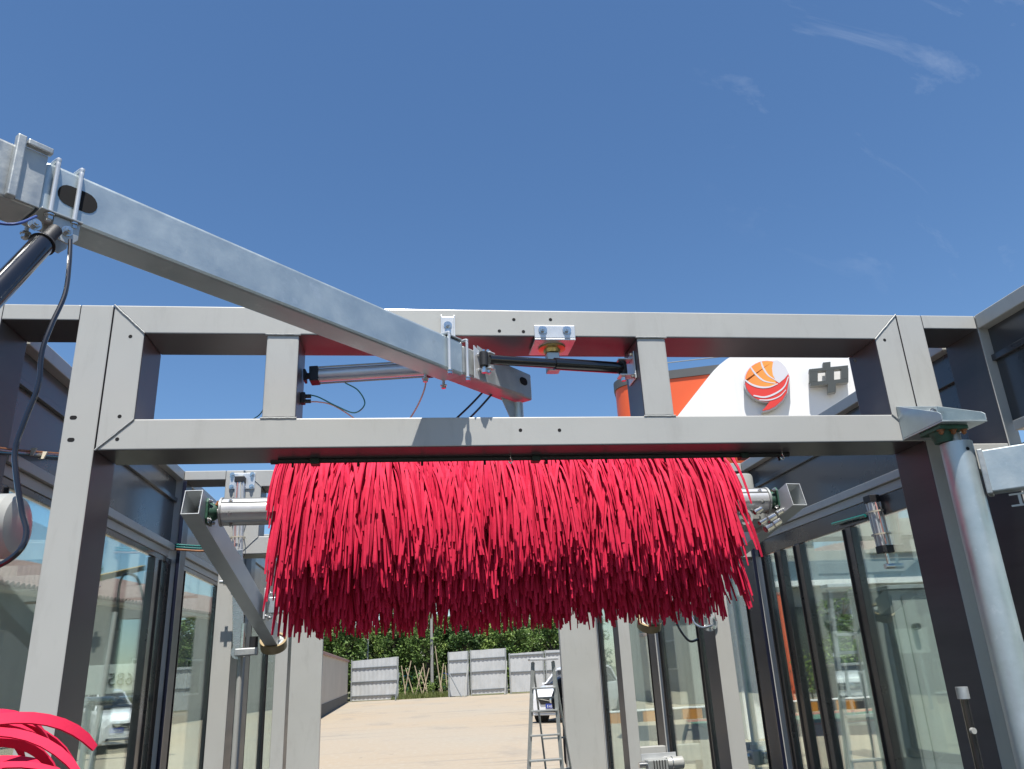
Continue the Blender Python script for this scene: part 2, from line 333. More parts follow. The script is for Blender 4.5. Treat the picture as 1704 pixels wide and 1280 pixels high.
# ------------------------------------------------------------------ portal frames of the wash tunnel
XL, XR = -1.37, 2.65          # inner face of the posts
OL, OR = -1.94, 3.2           # outer faces
ZT, ZB1, ZB0, ZL = 3.37, 3.225, 2.80, 2.655
def bead(m, a, b, r=.0045):
    m.mark(); a, b = V(a), V(b); n = max(4, int((b-a).length/.02))
    m.tube([a.lerp(b, i/n)+V((noise.noise(a*9+V((i*.9, 0, 0)))*.002, 0, noise.noise(b*7+V((0, i*.8, 0)))*.002)) for i in range(n+1)], r, 6)
def portal(Y, label, holes=False, closed=False, bottom_rail=False):
    D = .275; t = thing('portal_frame', (.64, Y, 0), label, 'steel frame', 'grey portal frames of the wash tunnel')
    n = (0, D, 0); g_ = .0015
    def pr(name, poly, mt=paint, bev=.006): return shade_faces(MB().prism([(x, Y, z) for x, z in poly], n).build(name, mt, t, bevel=bev), face_shade)
    a, b, c, d = XL, XL+.15, XR-.15, XR
    if not closed:
        pr('upper_beam', [(a+g_, ZT), (b+g_, ZB1), (c-g_, ZB1), (d-g_, ZT)]); pr('lower_beam', [(a+g_, ZL), (d-g_, ZL), (c-g_, ZB0), (b+g_, ZB0)])
        pr('side_stile', [(a, ZT-g_), (a, ZL+g_), (b, ZB0-g_), (b, ZB1+g_)]); pr('side_stile', [(d, ZT-g_), (c, ZB1+g_), (c, ZB0-g_), (d, ZL+g_)])
        for x0 in (-.66, 1.18):
            shade_faces(MB().box(x0, x0+.152, Y+.004, Y+D-.02, ZB0+.002, ZB1-.002).build('upright', paint, t, bevel=.008), face_shade)
        m = MB()
        for p, q in (((a, ZT), (b, ZB1)), ((a, ZL), (b, ZB0)), ((d, ZT), (c, ZB1))): bead(m, (p[0], Y-.001, p[1]), (q[0], Y-.001, q[1]))
        bead(m, (d, Y-.001, ZL), (c, Y-.001, ZB0))
        for x0 in (-.66, 1.18):
            for z in (ZB0, ZB1): bead(m, (x0-.006, Y+.001, z), (x0+.158, Y+.001, z), .005)
        m.build('weld_bead', weld, t)
    for x0, x1 in ((XL-.15, XL-.004), (XR+.004, XR+.15)):
        if not closed: shade_faces(MB().box(x0, x1, Y, Y+D, .012, ZT).build('post', paint, t, bevel=.006), face_shade)
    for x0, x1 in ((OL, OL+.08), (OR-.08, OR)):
        shade_faces(MB().box(x0, x1, Y, Y+D, .012, ZT).build('outer_post', paint, t, bevel=.005), face_shade)
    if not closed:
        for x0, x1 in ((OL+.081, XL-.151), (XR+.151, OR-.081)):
            shade_faces(MB().box(x0, x1, Y, Y+D, ZT-.08, ZT).build('bay_beam', paint, t, bevel=.005), face_shade)
        MB().box(XR+.151, OR-.081, Y, Y+D*.6, 2.50, 2.64).build('bay_beam', paint, t, bevel=.005)
    else:
        for x0, x1 in ((OL+.081, -1.285), (2.51, OR-.081)):
            MB().box(x0, x1, Y, Y+.12, .012, ZT).build('end_panel', paint, t, bevel=.005)
        MB().box(-1.283, 2.508, Y, Y+.12, 2.66, ZT).build('header_panel', paint, t, bevel=.005)
    if bottom_rail:
        MB().box(XR+.151, OR-.081, Y+.01, Y+.13, .52, .70).build('bay_sill', paint, t, bevel=.005)
    m = MB()
    for x in ((XL-.17, XR-.02) if not closed else (OL, 2.6)): m.mark(); m.box(x, x+.19, Y-.03, Y+D+.03, .007, .012+.008)
    m.build('base_plate', galvd, t, bevel=.002)
    if holes:
        H = [(217, 560), (199, 693), (195, 731), (831, 551), (855, 532), (871, 552), (916, 532), (1472, 566), (1423, 600)]
        def hl(p, q, r): return MB().cyl((p.x, Y-.0006, p.z), (p.x, Y+.002, p.z), r, 16).build('bolt_hole', q, t)
        for px, py in H: hl(at(px, py, Y=Y), hole, .0088)
        for px, py in ((122, 695), (118, 732)):
            p = at(px, py, Y=Y); MB().prism([(p.x+sx*.006+math.cos(w)*.0095, Y-.0006, p.z+math.sin(w)*.0095) for sx, w in [(1, R_(-90+k*30)) for k in range(7)]+[(-1, R_(90+k*30)) for k in range(7)]], (0, .002, 0)).build('bolt_hole', hole, t)
        for px, py in ((866, 716), (931, 716)): hl(at(px, py, Y=Y), hole, .0088)
    return t
P1 = portal(3.6, 'nearest grey portal frame with the black damper and swing arm mounted in its top opening', holes=True)
P2 = portal(6.85, 'second grey portal frame, directly behind the red top brush')
P3 = portal(10.1, 'third grey portal frame, its right bay closed by a low sill above the motors', bottom_rail=True)
P4 = portal(13.3, 'farthest grey portal with wide closed panels facing the concrete yard', closed=True)

# ------------------------------------------------------------------ outer side walls (glazed)
def side_wall(X, sgn, Y0, Y1, label, wide=False, mulls=(), head=2.50, mw=.035):
    """sgn +1 : interior is towards +X"""
    t = thing('side_wall', (X, (Y0+Y1)/2, 0), label, 'glazed wall', 'glazed side walls of the wash tunnel')
    a = lambda d: X + sgn*d
    def bx(name, d0, d1, y0, y1, z0, z1, mt, bev=.003):
        x0, x1 = sorted((a(d0), a(d1))); return MB().box(x0, x1, y0, y1, z0, z1).build(name, mt, t, bevel=bev)
    bx('top_rail', 0, .08, Y0+.002, Y1-.002, 3.29, 3.37, paint, .005)
    bx('top_panel', .012, .02, Y0+.002, Y1-.002, 2.745, 3.288, paint_in, 0)
    bx('stiffener', .0205, .045, Y0+.002, Y1-.002, 3.10, 3.135, paint_in)
    bx('trim_rail', 0, .075, Y0+.002, Y1-.06, 2.69, 2.743, paint)
    bx('trim_lip', .01, .05, Y0+.002, Y1-.12, 2.63, 2.688, paint)
    bx('head_rail', .012, .045, Y0+.002, Y1-.002, head, 2.628, mull)
    bx('sill_rail', .0, .06, Y0+.002, Y1-.002, .012, .14, mull)
    ys = [Y0+.05] + [y for y in mulls] + [Y1-.12]
    for y in ys:
        w_ = mw if y in mulls else .03
        bx('mullion', .0, .055, y-w_, y+w_, .142, head-.002, mull, .004)
        q = bx('glazing_bead', .0555, .068, y+w_-.012, y+w_-.004, .15, head-.01, mull, 0)
    for y0, y1 in zip(ys[:-1], ys[1:]):
        bx('glass_pane', .022, .028, y0+.04, y1-.04, .145, head-.005, glass, 0)
    return t
side_wall(OL, 1, 3.9, 6.85, 'left glazed wall bay between the nearest post and the navy edge, white car behind it', mulls=(6.45,), head=2.59, mw=.07)
side_wall(OL, 1, 7.15, 10.1, 'left glazed wall bay beyond the second frame, behind the sloping brush arm', mulls=(8.6,), head=2.59)
side_wall(OL, 1, 10.4, 13.3, 'farthest left glazed wall bay beside the pale end panel', mulls=(11.8,))
side_wall(OR, -1, .4, 3.6, 'right glazed wall bay nearest the camera, beside the galvanised pivot post', mulls=(2.1,))
side_wall(OR, -1, 3.9, 6.85, 'right glazed wall bay with dark mullions behind the nearest right post', mulls=(5.32, 6.10, 6.45), mw=.05)
side_wall(OR, -1, 7.15, 10.1, 'right glazed wall bay beyond the second frame, orange column seen through it', mulls=(8.6,))
side_wall(OR, -1, 10.4, 13.3, 'farthest right glazed wall bay behind the motors and the hose', mulls=(11.8,))
# navy cover strip at the corner of frame two
for x0, lb in ((OL+.081, 'narrow navy cover strip standing beside the left glass at the second frame'), (OR-.111, 'narrow navy cover strip standing beside the right glass at the second frame')):
    tag(MB().box(x0, x0+.03, 6.83, 6.848, .012, 3.28).build('cover_strip', navy, bevel=.002), lb, 'metal strip')

# ------------------------------------------------------------------ galvanised swing arm
U = V((1, .995, 0)).normalized(); S = V((U.y, -U.x, 0)); ZU = V((0, 0, 1))   # S points to the camera side (right-near)
AZ0, AH, AW = 2.975, .172, .13
def armpt(px, z=AZ0):        # point of the near lower edge of the arm
    return at(px, 387+(px-160)*.389, Z=z)
A0 = armpt(160); A1 = armpt(882)
U = (A1-A0).normalized(); S = V((U.y, -U.x, 0)).normalized()
arm = thing('swing_arm', (A1.x, A1.y, 2.80), 'long galvanised swing arm reaching from upper left to the middle of the nearest portal', 'machine arm')
def arm_box(name, s0, s1, w0, w1, z0, z1, mt=galv, bev=.008, par=arm):
    """s along arm from A0 ; w away from the near face (positive = behind) ; z above arm bottom"""
    c = A0 + U*((s0+s1)/2) - S*((w0+w1)/2) + ZU*((z0+z1)/2)
    return MB().obox(c, (U, S, ZU), ((s1-s0)/2, (w1-w0)/2, (z1-z0)/2)).build(name, mt, par, bevel=bev)
def ap(s, w, z): return A0 + U*s - S*w + ZU*z
LA = (A1-A0).length
sc = (armpt(772)-A0).length
arm_box('square_tube', -.17, sc, 0, AW, 0, AH, galv, .012)
arm_box('end_tube', sc+.002, LA+.03, .004, AW-.004, .012, AH-.012, galvd, .01)
arm_box('outer_sleeve', -1.4, -.175, -.004, AW+.004, -.006, AH+.006, galvd, .01)
def sarm(px): return (armpt(px)-A0).dot(U)
# welded sleeve frame plates at left
arm_box('frame_plate', sarm(4), sarm(20), -.03, -.006, -.004, AH+.03, galvd, .004)
arm_box('frame_plate', sarm(22), sarm(66), -.03, -.006, AH+.008, AH+.028, galvd, .004)
arm_box('frame_plate', sarm(20)+.002, sarm(62), -.012, -.006, .0, AH+.006, galvd, .002)
# slot hole
def slot(s0, z0, L, r, w=-.0015, par=arm):
    pts = []
    for k in range(9): a = R_(-90+k*22.5); pts.append(ap(s0+L/2+math.cos(a)*r, w, z0+math.sin(a)*r))
    for k in range(9): a = R_(90+k*22.5); pts.append(ap(s0-L/2+math.cos(a)*r, w, z0+math.sin(a)*r))
    return MB().prism(pts, -S*.004).build('slot_hole', hole, par)
slot(sarm(134)-.02, AH*.50, .05, .034)
def ubolt(s, top=AH+.008, d=.007, par=arm, bt=-.03):
    m = MB(); w0, w1 = -.012, AW+.012
    pts = [ap(s, w0, bt)] + catmull([ap(s, w0, top-.03), ap(s, w0, top-.008), ap(s, w0+.012, top+.006), ap(s, w1-.012, top+.006), ap(s, w1, top-.008), ap(s, w1, top-.03)], 5) + [ap(s, w1, bt)]
    m.tube(pts, d, 10)
    ub = m.build('u_bolt', alu, par)
    m = MB()
    for w in (w0, w1):
        m.mark(); m.cyl(ap(s, w, -.008), ap(s, w, -.013), .016, 14); m.cyl(ap(s, w, -.013), ap(s, w, -.026), .0125, 6)
    m.build('nut', chrome, ub); return ub
ubolt(sarm(80)); ubolt(sarm(120)); ubolt(sarm(745), bt=-.012); ubolt(sarm(775), bt=-.012)
# shackle bracket under the arm for the left damper
arm_box('shackle_plate', sarm(80)-.03, sarm(120)+.02, -.03, .10, -.007, -.001, galvd, .002)
m = MB(); s_ = sarm(92)
m.mark(); m.prism([ap(s_-.01, -.02, -.008), ap(s_+.065, -.02, -.008), ap(s_+.065, -.02, -.06), ap(s_+.045, -.02, -.085), ap(s_-.01, -.02, -.075)], -S*.006)
m.mark(); m.prism([ap(s_-.01, .05, -.008), ap(s_+.065, .05, -.008), ap(s_+.065, .05, -.06), ap(s_+.045, .05, -.085), ap(s_-.01, .05, -.075)], -S*.006)
m.build('shackle_lug', galvd, arm, bevel=.0015)
m = MB(); bolt(m, ap(s_+.03, -.021, -.045), S, .011); bolt(m, ap(s_-.05, -.0, -.05), S, .013); m.build('bolt', chrome, arm)
# crescent bracket and gussets at the clamp end
m = MB(); s1 = sarm(755)
m.prism([ap(s1-.05, -.004, AH+.004), ap(s1+.06, -.004, AH+.004), ap(s1+.085, .03, AH+.004), ap(s1+.085, .09, AH+.004), ap(s1+.05, .125, AH+.004), ap(s1-.05, .13, AH+.004)], (0, 0, .008))
m.build('clamp_plate', galvd, arm, bevel=.002)
s2 = sarm(790)
m = MB(); m.prism([ap(s2-.02, -.012, .0), ap(s2+.02, -.012, .0), ap(s2+.02, -.012, AH-.02), ap(s2-.02, -.012, AH)], S*.006); m.build('clevis_plate', alu, arm, bevel=.0015)
for z in (.045, .125):
    MB().prism([ap(s2+.0, -.02, z), ap(s2+.02, -.085, z), ap(s2+.06, -.085, z), ap(s2+.05, -.02, z)], (0, 0, .007)).build('clevis_ear', alu, arm, bevel=.0015)
m = MB(); bolt(m, ap(s2+.035, -.06, .052), ZU*-1, .012, .02); bolt(m, ap(s2+.035, -.06, .132), ZU, .012, .01); m.build('bolt', chrome, arm)
m = MB(); m.prism([ap(s2+.02, -.004, AH+.012), ap(s2+.1, -.004, AH-.004), ap(LA-.05, -.004, .09), ap(LA-.06, -.004, .02), ap(s2+.03, -.004, .005)], S*.004); m.build('gusset_plate', galvd, arm, bevel=.001)
slot(LA-.062, .094, .022, .02, -.012)
MB().prism([ap(LA-.17, .06, -.002), ap(LA-.02, .06, -.002), ap(LA-.02, .06, -.16), ap(LA-.05, .06, -.16)], -S*.006).build('gusset_plate', galvd, arm, bevel=.001)
pv = ap(LA-.025, .065, 0); MB().cyl((pv.x, pv.y, 2.812), (pv.x, pv.y, AZ0-.002), .03, 24).build('pivot_tube', galv, arm)
MB().cyl((pv.x, pv.y, 2.801), (pv.x, pv.y, 2.811), .06, 24).build('pivot_flange', castg, arm)

# small angle bracket above the clamp on the portal face
t = thing('angle_bracket', at(745, 560, Y=3.6), 'small galvanised angle bracket on the beam face above the arm clamp', 'bracket')
p = at(745, 545, Y=3.6)
MB().box(p.x-.035, p.x+.035, 3.592, 3.5985, p.z-.075, p.z+.055).build('plate', alu, t, bevel=.002)
m = MB(); m.mark(); m.box(p.x-.035, p.x-.029, 3.572, 3.5915, p.z-.075, p.z+.055); m.mark(); m.box(p.x+.029, p.x+.035, 3.572, 3.5915, p.z-.075, p.z+.055); m.build('rib', alu, t, bevel=.001)
m = MB(); bolt(m, (p.x, 3.5915, p.z+.008), (0, -1, 0), .014, .012); bolt(m, (p.x, 3.5915, p.z-.028), (0, -1, 0), .011, .01); m.build('bolt', chrome, t)

# flanged bearing bracket on the upper beam
p = at(923, 556, Y=3.6)
t = thing('bearing_bracket', (p.x, 3.6, p.z), 'bright flanged bearing bracket bolted under the middle of the upper beam', 'bracket')
MB().box(p.x-.105, p.x+.105, 3.592, 3.5985, ZB1-.012, p.z+.045).build('face_plate', alu, t, bevel=.003)
MB().box(p.x-.105, p.x+.105, 3.592, 3.80, ZB1-.022, ZB1-.013).build('under_plate', alu, t, bevel=.002)
m = MB()
for dx in (-.062, .062):
    for k in (0,): m.mark(); m.prism([(p.x+dx+e*.013+math.cos(w)*.009, 3.5912, p.z+.018+math.sin(w)*.009) for e, w in [(1, R_(-90+j*30)) for j in range(7)]+[(-1, R_(90+j*30)) for j in range(7)]], (0, .0015, 0))
m.build('slot_hole', hole, t)
m = MB()
for dx in (-.062, .062): bolt(m, (p.x+dx, 3.590, p.z+.018), (0, -1, 0), .015, .013)
m.build('bolt', chrome, t)
m = MB(); q = (p.x, 3.70)
m.lathe((q[0], q[1], ZB1-.023), (0, 0, -1), [(0, .07), (.008, .07), (.012, .045), (.03, .04), (.03, .03)], 28); m.build('bearing_housing', brass, t)
MB().box(q[0]-.033, q[0]+.033, q[1]-.033, q[1]+.033, 3.07, ZB1-.055).build('stub_tube', galv, t, bevel=.006)

# ------------------------------------------------------------------ damper and air cylinder
def clevis(m, p, ax, w=.05):
    pass
a = at(805, 598, Y=3.52); b = at(1036, 613, Y=3.72)
t = thing('black_damper', b, 'long black damper strut running from the arm to the right upright', 'damper')
d = (b-a).normalized(); mid = a.lerp(b, .49)
MB().cyl(a+d*.03, mid, .024, 24).build('rod_sleeve', black, t); MB().cyl(mid, b-d*.01, .031, 24).build('cylinder_body', black, t)
for e, s_ in ((a, 1), (b, -1)):
    MB().cyl(e-ZU*.035, e+ZU*.035, .022, 16).build('eye', blackm, t)
    m = MB(); m.cyl(e-ZU*.055, e+ZU*.05, .008, 10); m.cyl(e-ZU*.07, e-ZU*.052, .014, 6); m.build('pin', chrome, t)
t = thing('mounting_clevis', (1.18, 3.72, b.z), 'small bright clevis on the left side of the right upright, holding the damper', 'bracket')
MB().box(1.171, 1.178, 3.66, 3.79, b.z-.075, b.z+.075).build('back_plate', alu, t, bevel=.002)
for z in (-.047, .04): MB().box(b.x-.025, 1.170, 3.69, 3.76, b.z+z, b.z+z+.006).build('ear', alu, t, bevel=.001)
m = MB(); bolt(m, (1.171, 3.675, b.z-.06), (-1, 0, 0), .01); bolt(m, (1.171, 3.675, b.z+.06), (-1, 0, 0), .01); m.build('bolt', chrome, t)

a = at(512, 626, Y=3.78); b = at(718, 613, Y=3.74)
t = thing('air_cylinder', a, 'silver pneumatic cylinder with black end caps under the galvanised swing arm', 'air cylinder', 'pneumatic cylinders')
d = (b-a).normalized(); sd = d.cross(ZU).normalized(); uu = sd.cross(d)
c0, c1 = a+d*.055, b-d*.03
MB().cyl(c0, c1, .034, 28).build('barrel', alu, t)
for i, j in ((1, 1), (1, -1), (-1, 1), (-1, -1)): MB().cyl(c0+sd*.031*i+uu*.031*j, c1+sd*.031*i+uu*.031*j, .005, 8).build('tie_rod', alud, t)
for c in (a+d*.035, b-d*.015): MB().obox(c, (d, sd, uu), (.022, .039, .039)).build('end_cap', blackm, t, bevel=.004)
MB().cyl(a+d*.012, a-d*.02, .016, 14).build('mount_neck', blackm, t); MB().obox(a-d*.012, (d, sd, uu), (.006, .028, .03)).build('mount_flange', blackm, t, bevel=.002)
p = at(508, 664, Y=3.75)
t = thing('air_fitting', (-.506, 3.75, p.z), 'pair of small black push-in air fittings on the side of the left upright', 'fitting')
MB().box(-.507, -.485, 3.73, 3.77, p.z-.026, p.z+.03).build('block', blackm, t, bevel=.003)
for z in (.014, -.012): MB().cyl((-.486, 3.75, p.z+z), (-.458, 3.75, p.z+z), .010, 14).build('fitting_collar', blackm, t)
P = [at(513, 657, Y=3.75), at(530, 661, Y=3.75), at(560, 676, Y=3.76), at(590, 687, Y=3.78), at(607, 672, Y=3.8), at(596, 650, Y=3.79), at(574, 637, Y=3.78)]
tag(MB().tube(catmull(P), .0035, 8).build('teal_hose', hoseg), 'thin teal air hose looping from the fitting up to the cylinder', 'hose')
P = [at(513, 669, Y=3.75), at(530, 669, Y=3.75), at(555, 675, Y=3.77), at(590, 697, Y=3.8), at(600, 712, Y=3.85)]
tag(MB().tube(catmull(P), .0035, 8).build('pink_hose', hosep), 'pink air hose drooping from the fitting behind the lower beam', 'hose')
P = [at(709, 622, Y=3.74), at(707, 645, Y=3.76), at(695, 675, Y=3.8), at(676, 706, Y=3.86)]
tag(MB().tube(catmull(P), .004, 8).build('pink_hose', hosep), 'pink air hose hanging from the far end of the silver cylinder', 'hose')
P = [at(448, 650, Y=3.86), at(436, 685, Y=3.86), at(418, 700, Y=3.86)]
tag(MB().tube(catmull(P), .003, 8).build('teal_hose', hoseg), 'short teal hose end showing at the left upright foot', 'hose')
for k, (q0, q1) in enumerate((((815, 640), (750, 705)), ((828, 645), (765, 712)))):
    P = [at(*q0, Y=3.8), at((q0[0]+q1[0])/2, (q0[1]+q1[1])/2+2, Y=3.83), at(*q1, Y=3.86)]
    tag(MB().tube(catmull(P), .0055, 8).build('black_cable', black), ('upper', 'lower')[k]+' of the two dark cables slanting down from the arm end', 'cable')

# ------------------------------------------------------------------ spray pipe under the lower beam
def alongx(y): return
a = at(452, 767, Y=3.80); b = at(1312, 756, Y=3.80); z_ = (a.z+b.z)/2
t = thing('spray_pipe', ((a.x+b.x)/2, 3.80, z_), 'thin black spray pipe clamped under the lower beam above the red brush', 'pipe')
MB().cyl((a.x+.03, 3.80, z_), (b.x, 3.80, z_), .0145, 16).build('pipe', blackm, t)
for px in (525, 891, 1237):
    q = at(px, 762, Y=3.80); MB().box(q.x-.022, q.x+.022, 3.77, 3.83, z_-.024, ZL-.001).build('clamp', clampg, t, bevel=.004)
m = MB(); 
for k in range(9):
    x = a.x+.1+k*.31; m.mark(); m.cyl((x, 3.80, z_-.012), (x, 3.795, z_-.034), .006, 8)
m.build('nozzle', blackm, t)
for px in (849, 1300):
    q = at(px, 750, Y=3.76); MB().tube(catmull([(q.x, 3.755, ZL), (q.x, 3.755, ZL-.02), (q.x+.008, 3.76, ZL-.035), (q.x-.002, 3.76, ZL-.045), (q.x-.012, 3.76, ZL-.036)], 4), .003, 6).build('hook', chrome, t)
q = at(452, 757, Y=3.82)
t = thing('clear_tube', (q.x, 3.84, 2.63), 'clear tube with the red brush reflection painted on, lying between the lower beam and the black spray pipe', 'tube')
x1 = at(1235, 750, Y=3.82).x
MB().cyl((q.x+.03, 3.845, z_+.022), (x1, 3.845, z_+.022), .017, 18).build('tube', tube_refl, t); MB().cyl((q.x-.005, 3.845, z_+.02), (q.x+.032, 3.845, z_+.02), .026, 18).build('end_cap', grille, t)

# ------------------------------------------------------------------ red top brush
BY, BZ = 4.78, 2.60
SHL, SHR = -1.06, 2.30
brush = thing('top_brush', (.64, BY, BZ), 'wide red top brush of hanging foam strips across the tunnel', 'car wash brush', 'red foam wash brushes')
sh = MB().cyl((SHL, BY, BZ), (SHR, BY, BZ), .075, 40).build('drum', alu, brush)
m = MB()
for k in range(8):
    w = k*math.pi/4+.2; m.mark(); m.box(SHL+.001, SHR-.001, BY+math.cos(w)*.076-.004, BY+math.cos(w)*.076+.004, BZ+math.sin(w)*.076-.004, BZ+math.sin(w)*.076+.004)
m.build('strip_channel', alud, sh)
for x, s_ in ((SHL, -1), (SHR, 1)):
    m = MB()
    for k in range(6):
        w = k*math.pi/3+.3; bolt(m, (x-s_*.05, BY+math.cos(w)*.076, BZ+math.sin(w)*.076), (0, math.cos(w), math.sin(w)), .009, .008)
    m.build('bolt', chrome, sh)
    MB().cyl((x+s_*.001, BY, BZ), (x+s_*.012, BY, BZ), .086, 32).build('end_disc', alud, brush)
    MB().cyl((x+s_*.012, BY, BZ), (x+s_*.13, BY, BZ), .027, 20).build('axle', brass if s_ > 0 else alud, brush)
def strip_mesh(pts, nrm_axis, w, th, m):
    """ribbon with thickness along pts; width direction is nrm_axis"""
    n = len(pts); vs = []
    for i, p in enumerate(pts):
        d = (pts[min(i+1, n-1)]-pts[max(i-1, 0)]).normalized(); wd = (nrm_axis - d*nrm_axis.dot(d)).normalized(); nn = d.cross(wd)
        ww = w*(1 if i < n-2 else .92 if i < n-1 else .62)
        vs += [p+wd*ww/2+nn*th/2, p-wd*ww/2+nn*th/2, p-wd*ww/2-nn*th/2, p+wd*ww/2-nn*th/2]
    fs = [(i*4+k, i*4+(k+1) % 4, i*4+4+(k+1) % 4, i*4+4+k) for i in range(n-1) for k in range(4)] + [(3, 2, 1, 0), (4*n-4, 4*n-3, 4*n-2, 4*n-1)]
    m.add(vs, fs)
def brush_strip(x, th0, L, m, w, rnd):
    # th0: angle of root direction from straight down, + = towards camera
    f = (x+.66)/2.56
    side = 1 if th0 >= 0 else -1; T0 = abs(th0)
    lam = .15+.05*rnd.random() if T0 < 2.0 else .14+.06*rnd.random()
    s0 = .075 + (.15*max(0, (T0-.9)/2.2))*(.75+.5*rnd.random())
    p = V((x, BY - side*math.sin(T0)*.075, BZ - math.cos(T0)*.075)); pts = [p.copy()]
    n = 10; cl = noise.noise(V((x*2.6, T0*.8, 0)))*.42 + noise.noise(V((x*9, T0*1.5, 5)))*.42
    lean = (f-.5)*(.12+.16*max(0, T0-1.2)) + cl + rnd.gauss(0, .155)
    if rnd.random() < .08: lean += rnd.choice((-1, 1))*rnd.uniform(.25, .8)
    if f < .08: lean = max(lean, -.22)
    if f > .93: lean += rnd.uniform(-.15, .22 if rnd.random() < .4 else -.02)*(1 if T0 > .8 else .4)
    kink = rnd.gauss(0, .14); ph = rnd.uniform(0, 6)
    bx = .055 + .02*math.sin(T0*3); ci = math.floor(x/bx + T0*1.7); hr = random.Random(ci*131 + int(T0*2.2)*17 + (7 if side > 0 else 0)); tl = hr.gauss(0, .20); xc = (ci+.5-T0*1.7)*bx
    lean = lean*.75 + tl
    if f < .12: lean = max(lean, -.14)
    if f > .92: lean = min(lean, .34)
    pull = (xc-x)*hr.uniform(.3, 1.1)
    for i in range(n):
        s = (i+.5)*L/n; a_ = T0 if s < s0 else T0*math.exp(-(s-s0)/lam)
        fade = math.exp(-max(0, s-.3)/.5)
        dx = (lean*(.55+.45*min(1, s/.25)))*fade + .10*math.sin(s*6+ph)*kink
        dr = V((dx, -side*math.sin(a_), -math.cos(a_))).normalized(); p = p + dr*(L/n); p = p + V((pull/n, 0, 0)); pts.append(p.copy())
    yaw = rnd.gauss(0, .55)
    ax = V((math.cos(yaw), math.sin(yaw), 0))
    strip_mesh(pts, ax, w, .003, m)
rnd = random.Random(3)
XB0, XB1 = -.65, 1.87
stuff = MB(); NS = 5000
cnt = 0; singles = []
for i in range(NS):
    x = XB0 + (XB1-XB0)*rnd.random()
    u = rnd.random()
    th0 = rnd.choice((1, 1, 1, -1))*(math.pi*(rnd.random()**.85)*.99)
    L = .66*rnd.uniform(.93, 1.04) if abs(th0) < 1.3 else (.725 if abs(th0) < 1.8 else .79)*rnd.uniform(.88, 1.05)
    w = rnd.uniform(.011, .019)
    if th0 > 1.5 and len(singles) < 290 and rnd.random() < .34:
        mm = MB(); brush_strip(x, th0, L, mm, w, rnd); singles.append(mm)
    else: brush_strip(x, th0, L, stuff, w, rnd)
stuff.build('strip_mass', red, brush, smooth=False, kind='stuff')
for mm in singles: mm.build('foam_strip', red, brush, smooth=False)

# ------------------------------------------------------------------ brush arms
def hollow(m, p0, p1, w, h, th, up=(0, 0, 1)):
    p0, p1 = V(p0), V(p1); d = (p1-p0).normalized(); sd = d.cross(V(up)).normalized(); u = sd.cross(d); L = (p1-p0).length; c = (p0+p1)/2
    for k in (-1, 1):
        m.obox(c+sd*k*(w/2-th/2), (d, sd, u), (L/2, th/2, h/2)); m.obox(c+u*k*(h/2-th/2), (d, sd, u), (L/2, w/2-th-.0002, th/2))
def brush_arm(p0, p1, sgn, label):
    p0, p1 = V(p0), V(p1); t = thing('lift_arm', p1, label, 'machine arm', 'sloping arms carrying the top brush')
    m = MB(); hollow(m, p0, p1, .10, .15, .004); m.build('box_tube', galvl, t)
    d = (p1-p0).normalized()
    # roller bumper at the far end
    c = p1 + d*.05 - ZU*.035
    rx = V((0, -.6, .8)); MB().pipe(c-rx*.035, c+rx*.035, .105, .085, 36).build('bumper_ring', pu, t)
    MB().cyl(c-rx*.03, c+rx*.02, .084, 24).build('bumper_hub', galvd, t)
    m = MB()
    for k in (-1, 1):
        bolt(m, c+rx*.021+V((k*.04, 0, 0)), rx, .012, .05)
    m.build('bolt', chrome, t)
    e = p0.lerp(p1, .03); xf = e.x - sgn*.052
    # green flange bearing on the inner face
    m = MB(); m.prism([(xf, BY+y, BZ+z) for y, z in ((-.075, -.05), (-.05, -.075), (.05, -.075), (.075, -.05), (.075, .05), (.05, .075), (-.05, .075), (-.075, .05))], (-sgn*.014, 0, 0))
    m.build('bearing_flange', castg, t, bevel=.003)
    m = MB(); m.lathe((xf-sgn*.0145, BY, BZ), (-sgn, 0, 0), [(0, .055), (.022, .05), (.04, .038), (.04, .02)], 28); m.build('bearing_housing', castg, t)
    m = MB()
    for y, z in ((-.055, -.055), (.055, -.055), (-.055, .055), (.055, .055)): bolt(m, (xf-sgn*.0145, BY+y, BZ+z), (-sgn, 0, 0), .011, .012)
    m.build('bolt', chrome, t)
    m = MB(); m.cyl((xf-sgn*.05, BY-.02, BZ+.035), (xf-sgn*.062, BY-.02, BZ+.06), .012, 10); m.build('grease_cap', rust, t)
    m = MB()
    for k in range(3): bolt(m, (e.x-sgn*.02, e.y+.03, e.z-.02+k*.03), (0, -1, 0), .008)
    m.build('inner_nut', chrome, t)
    return t
brush_arm((-1.20, 4.62, 2.63), (-1.06, 6.85, 1.99), -1, 'left sloping brush arm with open square end and green bearing')
brush_arm((2.43, 4.60, 2.60), (2.10, 6.85, 2.02), 1, 'right sloping brush arm with open square end and brass axle')
# cross tube
t = thing('cross_tube', (.5, 6.25, 2.2), 'square galvanised cross tube joining both brush arms behind the red brush', 'tube')
MB().box(-1.0, 2.06, 6.19, 6.31, 2.12, 2.24).build('tube', galv, t, bevel=.008)
for x in (-1.02, 2.07): MB().box(x-.006, x+.006, 6.14, 6.36, 2.08, 2.30).build('end_flange', alu, t, bevel=.002)
m = MB()
for x in (-1.012,):
    for y in (6.16, 6.34):
        for z in (2.10, 2.28): bolt(m, (x, y, z), (1, 0, 0), .01)
m.build('bolt', chrome, t)
